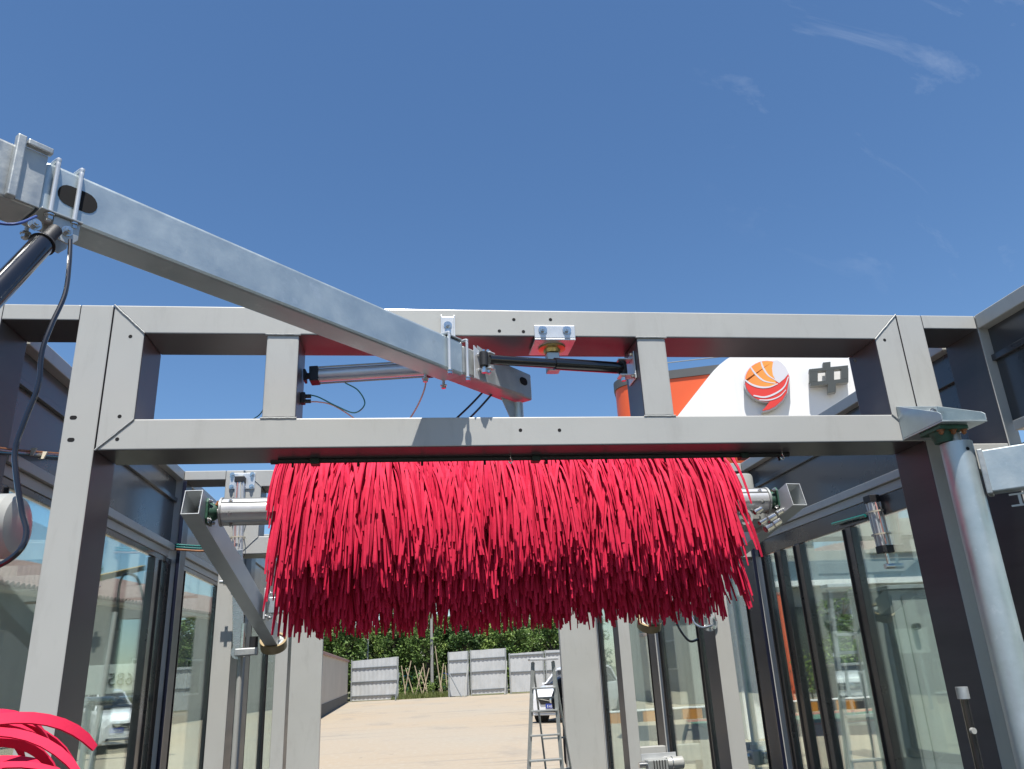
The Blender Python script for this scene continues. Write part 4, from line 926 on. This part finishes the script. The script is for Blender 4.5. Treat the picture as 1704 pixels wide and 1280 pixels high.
# ------------------------------------------------------------------ left building with tiled eave
EZ = 5.0
e0, e1 = at(-140, 953, Z=EZ), at(235, 1007, Z=EZ); ed = (e1-e0); ed.z = 0; ed.normalize(); en = V((-ed.y, ed.x, 0))   # en to the left, away
e1 = e0 + ed*34
t = thing('tiled_building', e0.lerp(e1, .5)+en*4-V((0, 0, EZ)), 'long low building with a pinkish clay tile roof, left behind the tunnel', 'building')
def pt(s_, w, z): q = e0 + ed*s_ + en*w; return V((q.x, q.y, z))
LB = (e1-e0).length
def lbox(s0, s1, w0, w1, z0, z1, nm, mt, bev=0):
    return MB().prism([pt(s0, w0, z0), pt(s1, w0, z0), pt(s1, w1, z0), pt(s0, w1, z0)], (0, 0, z1-z0)).build(nm, mt, t, bevel=bev)
lbox(.4, LB-.4, .75, 8, 0, EZ-.1, 'wall', dwall); lbox(.38, LB-.38, .70, .749, 0, .5, 'skirting', skirt)
lbox(0, LB, .08, 8.3, EZ-.099, EZ+.02, 'eave_slab', cream)
MB().prism([pt(0, -.06, EZ+.03), pt(0, 4.1, EZ+1.75), pt(0, 8.4, EZ+.03)], ed*LB).build('roof', tile, t)
# roof tiles: rows of half-round cover tiles running down the slope
sl_ = (pt(0, 4.1, EZ+1.78)-pt(0, -.10, EZ+.04)); slen = sl_.length; sd_ = sl_.normalized()
def tile_mesh():
    m = MB(); vs = []; n = 6; L = .46; r0, r1 = .10, .085
    for h, r in ((0, r0), (L, r1)):
        for k in range(n+1): a = math.pi*k/n; vs.append(ed*(-math.cos(a)*r) + sd_.cross(ed)*(-math.sin(a)*r*1.0) + sd_*h)
        for k in range(n, -1, -1): a = math.pi*k/n; vs.append(ed*(-math.cos(a)*r*.8) + sd_.cross(ed)*(-math.sin(a)*r*.8) + sd_*h)
    q = 2*(n+1); fs = [(i, (i+1) % q, (i+1) % q+q, i+q) for i in range(q)] + [tuple(range(q))[::-1]]
    if (sd_.cross(ed)).z > 0: vs = [V((0, 0, 0)) + x - (sd_.cross(ed))*2*x.dot(sd_.cross(ed)) for x in vs]
    m.add(vs, fs); return m
tm = tile_mesh().mesh('roof_tile', tile); tm.name = 'roof_tile'
ocap = MB().cyl((0, 0, 0), -sd_*.02, .105, 12).mesh('tile_cap', tile)
s_ = .12; k = 0; base = ORIG[t.name]; rest = MB(); cols = []
while s_ < LB-.1: cols.append(s_); s_ += .27
tiles = 0
for ci, s0 in enumerate(cols):
    for r in range(int(slen/.40)):
        q = e0 + ed*s0; q = V((q.x, q.y, EZ+.055)) + en*-.08 + sd_*(r*.40)
        if r < 2 and tiles < 240:
            o = bpy.data.objects.new('roof_tile', tm); COL.objects.link(o); o.parent = t; o.location = q-base; tiles += 1
        else: rest.add([v.co+q for v in tm.vertices], [tuple(p_.vertices) for p_ in tm.polygons])
    if ci < 60:
        o = bpy.data.objects.new('tile_cap', ocap); COL.objects.link(o); o.parent = t; o.location = q*0 + (e0+ed*s0-base); o.location.z = EZ+.06-base.z; o.location -= en*.09
rest.build('tile_field', tile, t, kind='stuff')
for k in range(6):
    lbox(3+k*5.2, 4.6+k*5.2, .66, .749, 1.2, 2.9, 'window_frame', white2, .01); lbox(3.1+k*5.2, 4.5+k*5.2, .64, .659, 1.3, 2.8, 'window_pane', shopd)

# pale board added for digits reflected in the left glass
p = at(215, 1131, Y=22.5)
t = thing('reflection_board', (p.x, p.y, 0), 'pale green board with black reversed digits, added for a reflection, above the white car on the left', 'sign')
MB().box(p.x-1.9, p.x+1.1, p.y, p.y+.06, p.z-.32, p.z+.38).build('board', cabm, t, bevel=.01)
for dx in (-1.6, .8): MB().box(p.x+dx, p.x+dx+.06, p.y+.062, p.y+.12, 0, p.z+.3).build('post', galvd, t)
for k in range(1):
    tx = text_mesh('15685', .42, black, .008, 'CENTER'); tx.name = 'digits'; tx.parent = t; tx.scale = (-1, 1, 1); tx.rotation_euler = (math.pi/2, 0, 0); tx.location = (0, -.012, p.z-.12)
t = thing('horizontal_pipe', at(180, 1164, Y=8.0), 'bright horizontal pipe with black clamps behind the left glass', 'pipe')
a, b = at(120, 1170, X=-2.3), at(272, 1164, X=-2.35); b = V((a.x-.1, b.y, a.z+.03))
a = V((-2.6, 4.2, 1.56)); a = at(140, 1168, Y=5.6); b = at(275, 1162, Y=7.4)
MB().cyl(a, b, .028, 16).build('pipe', steel, t)
for f in (.3, .62): MB().pipe(a.lerp(b, f), a.lerp(b, f+.012), .034, .027, 16).build('clamp', blackm, t)
for f in (.05, .95): q = a.lerp(b, f); MB().cyl((q.x, q.y, .02), q, .018, 12).build('stand_leg', galvd, t)
# loose scaffolding pole and cable loops behind the left glass
a, b = at(192, 1020, Y=6.3), at(150, 1290, Y=5.9); tag(MB().cyl(a, b, .018, 12).build('leaning_pole', white2), 'pale round pole leaning behind the left glass in front of the white car', 'pole')
P = [at(px, py, Y=6.4) for px, py in ((196, 1050), (197, 990), (203, 962), (215, 955), (228, 962), (236, 985), (240, 1010))]
tag(MB().tube(catmull(P), .010, 8).build('black_cable', black), 'black cable loop hanging behind the left glass below the roof line', 'cable')
a, b = at(165, 962, Y=6.2), at(240, 945, Y=7.4); tag(MB().beam(a, b, .03, .045).build('yellow_batten', yell, bevel=.003), 'yellow wooden batten crossing high behind the left glass', 'batten')

# ------------------------------------------------------------------ yard wall, fence, planting beyond
t = thing('yard_wall', (-4.0, 50, 0), 'cream yard wall with pink coping on the left of the concrete yard', 'wall')
w0, w1 = V((-3.72, 34, 0)), V((-4.12, 62.3, 0)); wd = (w1-w0).normalized(); wn = V((-wd.y, wd.x, 0))
def wbox(o0, o1, z0, z1, nm, mt, s0=0, s1=None, bev=0):
    L = (w1-w0).length if s1 is None else s1
    return MB().prism([w0+wd*s0+wn*o0+V((0, 0, z0)), w0+wd*L+wn*o0+V((0, 0, z0)), w0+wd*L+wn*o1+V((0, 0, z0)), w0+wd*s0+wn*o1+V((0, 0, z0))], (0, 0, z1-z0)).build(nm, mt, t, bevel=bev)
wbox(.02, .24, 0, 2.72, 'wall_panel', cream); wbox(-.004, .019, 0, .55, 'skirting', skirt); wbox(-.08, .34, 2.722, 2.86, 'coping', coping, bev=.02)
def sheet_panel(x0, x1, y0, y1, z0, z1, label, tilt=0, lean=0, rails=(.12, .46, .82)):
    a, b = V((x0, y0, 0)), V((x1, y1, 0)); d = (b-a); L = d.length; d.normalize(); n_ = V((-d.y, d.x, 0))
    t = thing('sheet_fence', (a+b)/2, label, 'fence panel', 'corrugated sheet fence panels'); m = MB(); vs = []; n = int(L/.075)
    for k in range(n+1):
        s_ = L*k/n; off = .018*(1 if k % 4 in (0, 1) else 0)
        top = z1 + tilt*(s_/L-.5) + .015*noise.noise(V((s_*3, x0, 0))); lo = z0
        for z in (lo, top): vs.append(a+d*s_+n_*(off + lean*z)+V((0, 0, z)))
    ns = len(vs); vs += [v+n_*.003 for v in vs]; fs = []
    for k in range(n): i = 2*k; fs += [(i, i+2, i+3, i+1), (i+ns, i+1+ns, i+3+ns, i+2+ns), (i+1, i+3, i+3+ns, i+1+ns)]
    m.add(vs, fs).build('corrugated_sheet', sheet, t, smooth=False)
    for f in rails:
        z = z0+(z1-z0)*f; MB().beam(a+n_*(-.03+lean*z)+V((0, 0, z+.02*math.sin(x0))), b+n_*(-.03+lean*z)+V((0, 0, z+tilt*f*.4)), .05, .07).build('rail', rail, t)
    for q in (a+d*.06, b-d*.06): MB().cyl(q-n_*.09, q-n_*.09+V((0, 0, z1+.02)), .04, 10).build('post', galvd, t)
    return t
def fx(px, Y): return at(px, 1150, Y=Y).x
FY = 61.0
sheet_panel(fx(583, 62), fx(663, 61.5), 62.2, 61.6, .06, 2.86, 'leftmost corrugated fence panel, next to the cream yard wall', tilt=.16, rails=(.1, .44, .78))
sheet_panel(fx(746, FY), fx(781, FY), FY, FY-.1, .05, 3.08, 'narrow corrugated fence panel right of the planted gap, with a prop leaning on it', tilt=.04, rails=(.5, .80))
sheet_panel(fx(783, FY), fx(844, FY), FY-.05, FY-.3, .10, 3.14, 'tallest corrugated fence panel, with a tear along its lower rail', tilt=.06, rails=(.10, .5, .80))
sheet_panel(fx(847, FY), fx(905, FY), FY-.6, FY-.9, .12, 2.78, 'corrugated fence panel behind the ladder', tilt=.08, rails=(.5, .93))
sheet_panel(fx(906, FY), fx(975, FY), FY-.9, FY-1.1, .10, 2.86, 'rightmost corrugated fence panel behind the white SUV', tilt=0, rails=(.5, .93))
for k, (p0, p1, lb) in enumerate((((747, 1120), (768, 1156), 'grey prop leaning on the narrow fence panel'), ((779, 1105), (773, 1157), 'white post standing at the joint of the two tall panels'), ((843, 1100), (840, 1152), 'white post at the right end of the tallest fence panel'), ((664, 1120), (658, 1160), 'thin prop at the right end of the leftmost fence panel'))):
    a, b = at(p0[0], p0[1], Y=FY-.4), at(p1[0], p1[1], Y=FY-1.2); b.z = .01
    tag(MB().cyl(a, b, .045, 10).build('fence_prop', rail if k in (0, 3) else white2), lb, 'post')

# vegetation ---------------------------------------------------------
def leaf_blob(m, c, R, n, rn, leaf, squash=1.0):
    for _ in range(n):
        d = V((rn.gauss(0, 1), rn.gauss(0, 1), rn.gauss(0, 1))).normalized()*(rn.random()**.42)
        p = V(c)+V((d.x*R, d.y*R, d.z*R*squash)); s_ = leaf*rn.uniform(.6, 1.4)
        a = V((rn.gauss(0, 1), rn.gauss(0, 1), rn.gauss(0, .7))).normalized(); b = a.orthogonal().normalized(); b = (b*math.cos(rn.random()*6)+a.cross(b)*math.sin(rn.random()*6)).normalized()
        m.add([p-a*s_, p+b*s_*.45, p+a*s_, p-b*s_*.45], [(0, 1, 2, 3)])
def tree_meshes(seed, H, W_, leafmat, leaf=.12, clumps=40, per=95, low=.18):
    rn = random.Random(seed); tk = MB(); P = [V((0, 0, 0)), V((rn.gauss(0, .1), rn.gauss(0, .1), H*.35)), V((rn.gauss(0, .2), rn.gauss(0, .2), H*.7)), V((rn.gauss(0, .2), 0, H*.95))]
    pts = catmull(P, 5)
    for i in range(len(pts)-1): tk.cyl(pts[i], pts[i+1], .13*(1-i/len(pts))+.02, 8, .13*(1-(i+1)/len(pts))+.02)
    cr = MB()
    for k in range(clumps):
        z = H*(low+(1-low)*rn.random()**.9); w = W_*(1-((z/H-.55)/.62)**2)**.5 if abs((z/H-.55)/.62) < 1 else W_*.3
        a = rn.random()*6.28; r = w*rn.random()**.5*.8; c = V((math.cos(a)*r, math.sin(a)*r, z)); q = pts[min(len(pts)-1, int(len(pts)*max(.15, z/H-.18)))]
        tk.cyl(q, c, .035, 5, .012); leaf_blob(cr, c, W_*rn.uniform(.26, .42), per, rn, leaf, .85)
    return tk.mesh('trunk', bark), cr.mesh('crown', leafmat, smooth=False)
TV = [tree_meshes(1, 6.4, 1.9, leafA), tree_meshes(2, 5.6, 1.6, leafB), tree_meshes(5, 6.9, 1.7, leafA, low=.16), tree_meshes(9, 5.2, 1.8, leafC, low=.14)]
kinds = ['mid green', 'dark green', 'tall mid green', 'light green']
def tree(kind, x, y, s_, label, rz, group='trees in the row beyond the fence'):
    t = thing('tree', (x, y, 0), label, 'tree', group)
    for nm, me in zip(('trunk', 'crown'), TV[kind]):
        o = bpy.data.objects.new(nm, me); COL.objects.link(o); o.parent = t
    t.rotation_euler = (0, 0, rz); t.scale = (s_, s_, s_*1.0); return t
rn = random.Random(4); row = []
px = 520
while px < 985: row.append(px); px += rn.uniform(12, 19)
lm = ['above the cream wall', 'above the leftmost fence panel', 'over the planted gap', 'above the tall fence panels', 'above the panel behind the ladder', 'beyond the white SUV']
cntl = {}
for i, px in enumerate(row):
    Y = rn.uniform(65, 72); k = rn.choice((0, 1, 2, 3, 0, 1)); z = 0 if px < 583 else 1 if px < 668 else 2 if px < 745 else 3 if px < 845 else 4 if px < 895 else 5
    kk = (z,); cntl[kk] = cntl.get(kk, 0)+1; ordn = ['first', 'second', 'third', 'fourth', 'fifth', 'sixth', 'seventh', 'eighth', 'ninth', 'tenth', 'eleventh', 'twelfth'][cntl[kk]-1]
    tree(k, at(px, 1100, Y=Y).x, Y, rn.uniform(.9, 1.1)*(1.06 if z in (0, 3) else .98), f'{kinds[k]} tree {lm[z]}, {ordn} from the left there', rn.uniform(0, 6))
for i in range(16):
    px = 505+i*32+rn.uniform(-8, 8); Y = rn.uniform(76, 84); k = rn.choice((1, 1, 0))
    tree(k, at(px, 1100, Y=Y).x, Y, rn.uniform(1.0, 1.15), f'{kinds[k]} tree in the back row, {["", "second ", "third ", "fourth ", "fifth ", "sixth ", "seventh ", "eighth ", "ninth ", "tenth ", "eleventh ", "twelfth ", "thirteenth ", "fourteenth ", "fifteenth ", "sixteenth "][i] or "first "}counted from the left', rn.uniform(0, 6), 'trees in the back row beyond the fence')
for i, (X, Y, s_, k, lb) in enumerate(((-15, 60, 1.15, 0, 'green tree showing over the tiled roof on the left'), (-18, 50, 1.2, 2, 'tall green tree standing behind the tiled building'), (13.2, 31, .62, 3, 'small light green tree beside the orange column on the right'), (17.0, 30, .6, 0, 'small green tree outside the right wall near the shop'), (20.5, 31, .62, 3, 'small light green tree farthest right before the shop'))):
    tree(k, X, Y, s_, lb, i*1.3, 'single trees around the site')
# shrubs and grass in the gap
def shrub(x, y, s_, label, mt=leafC):
    rn2 = random.Random(int(x*10)+int(y)); m = MB()
    for k in range(7): leaf_blob(m, (x+rn2.gauss(0, .35)*s_, y+rn2.gauss(0, .3)*s_, s_*rn2.uniform(.25, .9)), .34*s_, 90, rn2, .07)
    t = thing('shrub', (x, y, 0), label, 'shrub', 'shrubs in the fence gap'); m.build('foliage', mt, t, smooth=False); MB().cyl((x, y, 0), (x, y, .6*s_), .03, 6).build('stem', bark, t)
for px, Y, s_, lb, mt in ((675, 63.5, 1.3, 'light shrub at the left side of the planted gap', leafC), (694, 65.5, 1.9, 'dark tall shrub left of the utility pole', leafB), (712, 63, .9, 'low bright shrub left of the pole foot', leafC), (733, 64.5, 1.5, 'light shrub right of the utility pole', leafC), (742, 63, 1.0, 'small dark shrub at the edge of the tall fence panel', leafB)):
    shrub(at(px, 1150, Y=Y).x, Y, s_, lb, mt)
g = MB(); rn3 = random.Random(6)
for _ in range(9000):
    x = rn3.uniform(-1.0, 3.6); y = rn3.uniform(61.4, 66); h_ = rn3.uniform(.12, .5); a = rn3.uniform(0, 6.28); lx, ly = rn3.gauss(0, .1), rn3.gauss(0, .1)
    g.add([(x-.02*math.cos(a), y-.02*math.sin(a), 0), (x+.02*math.cos(a), y+.02*math.sin(a), 0), (x+lx, y+ly, h_)], [(0, 1, 2)])
tag(g.build('grass', grassm, smooth=False, kind='stuff'), 'yellowish rough grass growing in the fence gap', 'grass')
g = MB()
for _ in range(7000):
    x = rn3.uniform(-5.5, 15); y = rn3.uniform(64.2, 69); leaf_blob(g, (x, y, rn3.uniform(.3, 2.1)), .25, 1, rn3, .16)
tag(g.build('undergrowth', leafB, smooth=False, kind='stuff'), 'dense dark undergrowth between the tree trunks beyond the fence', 'undergrowth')
STK = (((668, 1108), (676, 1158)), ((684, 1100), (671, 1157)), ((675, 1112), (690, 1159)), ((690, 1108), (704, 1158)), ((703, 1110), (690, 1158)), ((704, 1104), (712, 1158)), ((714, 1112), (702, 1157)), ((724, 1075), (735, 1156)), ((727, 1108), (738, 1158)), ((738, 1104), (731, 1158)), ((741, 1108), (745, 1157)), ((698, 1116), (713, 1150)))
sn = ['first', 'second', 'third', 'fourth', 'fifth', 'sixth', 'seventh', 'eighth', 'ninth', 'tenth', 'eleventh', 'twelfth']
for k, (a, b) in enumerate(STK):
    p0, p1 = at(*a, Y=63.6), at(*b, Y=62.6); p1.z = 0
    tag(MB().cyl(p0, p1, .035, 7).build('wooden_stake', wood), f'slanting wooden stake in the fence gap, {sn[k]} from the left', 'stake', 'wooden tree stakes in the fence gap')
for px, Yp, top, r, mt, lb in ((719, 64, 9.5, .13, pole, 'weathered grey utility pole rising from the planted gap'), (611, 66, 8.5, .10, white2, 'slim pale pole behind the leftmost fence panel'), (830, 68, 8, .06, white2, 'thin pale pole among the trees above the tallest panel'), (893, 69, 8, .07, pole, 'thin grey pole among the trees right of the ladder top')):
    x = at(px, 1130, Y=Yp).x; t = thing('utility_pole', (x, Yp, 0), lb, 'pole', 'poles beyond the fence')
    MB().cyl((x, Yp, 0), (x, Yp, top), r, 14, r*.7).build('shaft', mt, t); MB().box(x-.6, x+.6, Yp-.05, Yp+.05, top-.6, top-.5).build('cross_arm', rail, t)
for px, mt, lb in ((678, tealp, 'teal exercise machine left in the planted gap'), (698, tealp, 'teal exercise machine half hidden by the dark shrub'), (739, bluep, 'blue exercise machine beside the tall fence panel')):
    x = at(px, 1150, Y=65.2).x; t = thing('exercise_machine', (x, 65.2, 0), lb, 'exercise machine', 'outdoor exercise machines')
    MB().cyl((x, 65.2, 0), (x, 65.2, 1.5), .07, 12).build('column', mt, t); MB().tube(catmull([(x-.45, 65.2, 1.0), (x-.3, 65.2, 1.5), (x, 65.2, 1.62), (x+.3, 65.2, 1.5), (x+.45, 65.2, 1.0)]), .04, 8).build('handle_bar', mt, t)
    MB().box(x-.25, x+.25, 65.05, 65.35, .45, .55).build('seat', mt, t, bevel=.02); MB().cyl((x-.4, 65.2, .05), (x+.4, 65.2, .05), .05, 8).build('foot_bar', mt, t)
x0, x1 = at(668, 1120, Y=74).x, at(760, 1120, Y=74).x
t = thing('low_house', ((x0+x1)/2, 76, 0), 'low tan house with a dark band behind the planted gap', 'house')
MB().box(x0, x1+2, 74, 78, 0, 2.4).build('wall', cream, t); MB().box(x0-.3, x1+2.3, 73.7, 78.3, 2.402, 2.7).build('roof', coping, t, bevel=.02)
for k in range(3): MB().box(x0+.8+k*1.8, x0+1.8+k*1.8, 73.96, 73.999, .9, 1.9).build('window', shopd, t)

# ------------------------------------------------------------------ station canopy sign on the right
SP = at(1200, 650, Y=16); su = V((.94, -.343, 0)).normalized(); snm = V((su.y, -su.x, 0)).normalized()
if snm.y > 0: snm = -snm
def onp(px, py, off=0):
    o = V((0, 0, CAMZ)); d = rt*(px-CX)+dn*(py-CY)+fw*F; q = SP+snm*off; return o + d*((q-o).dot(snm)/d.dot(snm))
def uv(px, py): q = onp(px, py)-SP; return q.dot(su), q.z
def P3(u, z, off=0): q = SP + su*u + snm*off; return V((q.x, q.y, SP.z+z))
uL = uv(1022, 660)[0]; uW = uv(1131, 690)[0]; ucut = uv(1195, 606)[0]
zo = uv(1150, 627)[1]; zg = uv(1150, 613)[1]; zbm = uv(1200, 745)[1]; uR = uv(1635, 640)[0]
ztop = uv(1300, 580)[1]
t = thing('canopy_sign', P3((uL+uR)/2, 0)-V((0, 0, P3(0, 0).z)), 'white and orange station canopy board with round logo seen through the right opening', 'sign board')
def face(poly, off, th, nm, mt, par=None, bev=0): return MB().prism([P3(u, z, off) for u, z in poly], snm*-th).build(nm, mt, par or t, bevel=bev)
# orange body with a rounded left end
rr = .55; th_ = 4.0
def rounded(z0, z1, nm, mt, grow=0):
    pts = [(uL+rr, grow)] ; q = []
    for k in range(9): a = math.pi/2+math.pi/2*k/8; q.append((uL+rr+math.cos(a)*(rr+grow), -rr+math.sin(a)*(rr+grow)))
    q2 = [(u, o) for u, o in q] + [(uL-grow, -th_), (uR, -th_), (uR, grow)]
    MB().prism([P3(u, z0, o-.0) for u, o in q2], (0, 0, z1-z0)).build(nm, mt, t)
rounded(zbm, zo, 'orange_fascia', orange); rounded(zo+.004, zg, 'grey_coping', capg, .03)
# white raised board
ua, za = uv(1131, 690); ub, zb_ = uv(1182, 626); k_ = (zb_-za)/(ub-ua)
ptsW = [(ua-(za-zbm)/k_, zbm-.02), (uR, zbm-.02), (uR, ztop)]
cu, cz = uv(1221, 594); 
ptsW += [(cu+1.2, ztop)] + [(ub+(cu-ub)*f + (0), zb_+(cz-zb_)*f + (.05*math.sin(f*math.pi))) for f in (1, .7, .4, .15, 0)]
face(ptsW, .12, .10, 'white_board', white)
# round logo, in picture units of the board
def L2(x, y): q = onp(1000+x/3.704, 560+y/3.704, .32)-SP-snm*.32; return q.dot(su), q.z
c0 = L2(1025, 275); rad = abs(L2(1165, 275)[0]-c0[0])
def cpt(a, r, c=None): c = c or c0; return (c[0]+math.cos(a)*r, c[1]+math.sin(a)*r)
tail = [L2(1145, 345), L2(1118, 392), L2(1075, 430), L2(1035, 450), L2(993, 458), L2(1012, 438)]
body = [cpt(R_(-92-k*12), rad*1.0) for k in range(0, 21)]
outl = body + [cpt(R_(-345+330+k*0), rad) for k in (0,)]
outl = [cpt(R_(268-k*11), rad) for k in range(0, 25)] + [cpt(R_(4-0), rad)] + tail
def grow(poly, g_, c=c0): return [(c[0]+(u-c[0])*(1+g_), c[1]+(z-c[1])*(1+g_)) for u, z in poly]
lg = thing('round_logo', P3(*c0, .3), 'round orange and red swirl logo with a tail, standing off the white board', 'logo')
def lface(poly, off, th, nm, mt): return MB().prism([P3(u, z, off) for u, z in poly], snm*-th).build(nm, mt, lg)
lface(grow(outl, .05), .30, .16, 'backing', white2); lface(grow(outl, .05), .303, .002, 'white_rim', lilac)
lface(outl, .3275, .02, 'lower_swirl', logor)
grad = bpy.data.materials.new('logo_orange_fade'); grad.use_nodes = True; gt = grad.node_tree; gc = gt.nodes.new('ShaderNodeTexCoord'); gs = gt.nodes.new('ShaderNodeSeparateXYZ'); gm = gt.nodes.new('ShaderNodeMapRange'); gx = gt.nodes.new('ShaderNodeMixRGB')
gx.inputs[1].default_value = (.85, .16, .03, 1); gx.inputs[2].default_value = (.88, .36, .06, 1); gm.inputs[1].default_value = -.8; gm.inputs[2].default_value = .3
gt.links.new(gc.outputs['Object'], gs.inputs[0]); gt.links.new(gs.outputs[0], gm.inputs[0]); gt.links.new(gm.outputs[0], gx.inputs[0]); gt.links.new(gx.outputs[0], gt.nodes['Principled BSDF'].inputs['Base Color'])
arc = [L2(888, 270), L2(930, 300), L2(980, 315), L2(1030, 315), L2(1085, 298)]
up_ = arc + [L2(1075, 200), L2(1068, 150)] + [cpt(R_(70+k*12), rad*.995) for k in range(0, 9)]
up_ = arc[::-1] + [cpt(R_(178-k*10), rad*.99) for k in range(0, 12)] + [L2(1062, 170), L2(1056, 215), L2(1070, 265)]
lface(up_, .330, .011, 'upper_swirl', grad)
wc = [L2(1062, 150), L2(1090, 148), L2(1115, 165), L2(1138, 190), L2(1150, 215), L2(1152, 235), L2(1130, 262), L2(1098, 288), L2(1078, 275), L2(1060, 240), L2(1054, 200)]
lface(wc, .332, .010, 'white_disc', lilac)
def stripe(pts, w, nm='white_stripe'):
    pts = [V((*L2(*p), 0)) for p in pts]; pp = catmull(pts, 6); L_, R2 = [], []
    for i, p in enumerate(pp):
        d = (pp[min(i+1, len(pp)-1)]-pp[max(i-1, 0)]).normalized(); n_ = V((-d.y, d.x, 0)); f = w*(.5+.5*math.sin(math.pi*min(1, .15+i/len(pp)))); L_.append(p+n_*f); R2.append(p-n_*f)
    lface([(q.x, q.y) for q in L_+R2[::-1]], .3335, .003, nm, lilac)
stripe([(886, 268), (930, 298), (985, 314), (1040, 312), (1090, 292)], .022); stripe([(922, 190), (955, 235), (1005, 275), (1075, 290)], .02); stripe([(985, 152), (1000, 195), (1030, 240), (1078, 272)], .02)
stripe([(940, 365), (1010, 375), (1080, 350), (1130, 310), (1155, 250)], .02); stripe([(975, 392), (1040, 392), (1100, 370), (1140, 330)], .014)
# the character
zh = thing('sign_character', P3(*L2(1405, 260), .3), 'grey raised Chinese character 中 on the white canopy board', 'sign letter')
def zbar(x0, y0, x1, y1, nm):
    q = [L2(x0, y0), L2(x1, y0+(x1-x0)*-.10), L2(x1, y1+(x1-x0)*-.10), L2(x0, y1)]
    MB().prism([P3(u, z, .34) for u, z in q], snm*-.14).build(nm, letts, zh); MB().prism([P3(u, z, .345) for u, z in q], snm*-.004).build('face_plate', lettg, zh)
zbar(1282, 204, 1522, 222, 'top_stroke'); zbar(1290, 284, 1524, 308, 'bottom_stroke'); zbar(1284, 222.5, 1336, 283.5, 'left_stroke'); zbar(1480, 202, 1524, 264, 'right_stroke')
for (x0, y0, x1, y1) in ((1367, 163, 1414, 195), (1386, 212.5, 1436, 274), (1398, 297, 1447, 350)): zbar(x0, y0, x1, y1, 'middle_stroke')
t2 = t
for k, u in enumerate((uL+2.2, uL+10.5)): MB().box(P3(u, 0, -2).x-.3, P3(u, 0, -2).x+.3, P3(u, 0, -2).y-.3, P3(u, 0, -2).y+.3, 0, SP.z+zbm-.002).build('column', white, t2, bevel=.01)
a, b = onp(1110, 604, -1.5), onp(1235, 590, -1.5)
tag(MB().cyl(a+(a-b)*.4, b+(b-a)*1.5, .012, 6).build('overhead_wire', white2), 'thin pale overhead wire above the grey edge of the canopy', 'wire')

# orange information column, kerb, shop
t = thing('orange_column', (12.6, 27.6, 0), 'tall orange information column seen between the right posts', 'sign column')
MB().box(11.7, 13.3, 27.4, 27.8, .0, 3.8).build('panel', orange, t, bevel=.02); MB().box(11.65, 13.35, 27.35, 27.85, 3.802, 3.95).build('cap', capg, t, bevel=.01)
for k in range(6):
    z = 3.3-k*.34; m = MB(); m.box(12.02, 12.22, 27.385, 27.399, z, z+.035); m.box(12.02, 12.22, 27.385, 27.399, z+.12, z+.155); m.box(12.105, 12.135, 27.385, 27.399, z+.036, z+.119); m.build('raised_mark', lilac, t, kind='stuff')
t = thing('painted_kerb', (20, 25, 0), 'low kerb of alternating orange and dark blocks along the forecourt', 'kerb')
for k in range(46):
    x = 5.2+k*.62; MB().box(x, x+.615, 24.85, 25.15, 0, .30).build('kerb_block', kerbo if k % 2 else kerbd, t, bevel=.01)
MB().box(5.2, 33.7, 24.84, 25.16, .302, .34).build('kerb_cap', white, t, bevel=.005)
t = thing('station_shop', (20, 33, 0), 'cream station shop with a blue band and dark windows, seen through the right glass', 'building')
SY = 33; f_ = SY/27
def sz(z): return CAMZ+(z-CAMZ)*f_
MB().box(11, 42, SY, SY+8, .02, sz(3.9)).build('wall', shopw, t)
MB().box(10.6, 42.4, SY-.5, SY+8.2, sz(3.905), sz(4.1)).build('canopy_edge', white, t, bevel=.01)
MB().box(10.8, 42.2, SY-.3, SY+8.1, sz(4.105), sz(4.78)).build('blue_band', shopb, t); MB().box(10.8, 42.2, SY-.2, SY+8.1, sz(4.785), sz(6.9)).build('parapet', shopw, t)
for k in range(9):
    x = 13+k*3.2; MB().box(x, x+1.5, SY-.23, SY-.201, sz(5.3), sz(5.9)).build('upper_window', shopd, t); w = MB().box(x-.2, x+2.0, SY-.06, SY-.001, .3, 3.6).build('shop_window', grille, t); MB().box(x-.12, x+1.92, SY-.075, SY-.061, .38, 3.52).build('pane', shopd, w)
MB().box(20.0, 24.0, SY-.28, SY-.202, sz(5.0), sz(6.6)).build('light_panel', cream, t)
for i, (x, lb) in enumerate(((14.0, 'rough green bush left of the forecourt bench behind the right glass'), (16.2, 'green bush in the middle behind the forecourt kerb'), (18.6, 'green bush right of the others behind the forecourt kerb'))):
    shrub(x, 27.8, 1.9, lb, leafC if i != 1 else leafA)
t = thing('grey_bin_shed', (15.6, 26.6, 0), 'low grey metal bin shed in front of the bushes on the right', 'shed')
MB().box(14.2, 17.6, 26.2, 27.0, .02, 1.25).build('body', rail, t, bevel=.02); MB().box(14.1, 17.7, 26.1, 27.1, 1.252, 1.33).build('lid', alud, t, bevel=.01)
for k in range(3): MB().box(14.4+k*1.1, 15.3+k*1.1, 26.17, 26.199, .2, 1.1).build('door', galvd, t, bevel=.01)
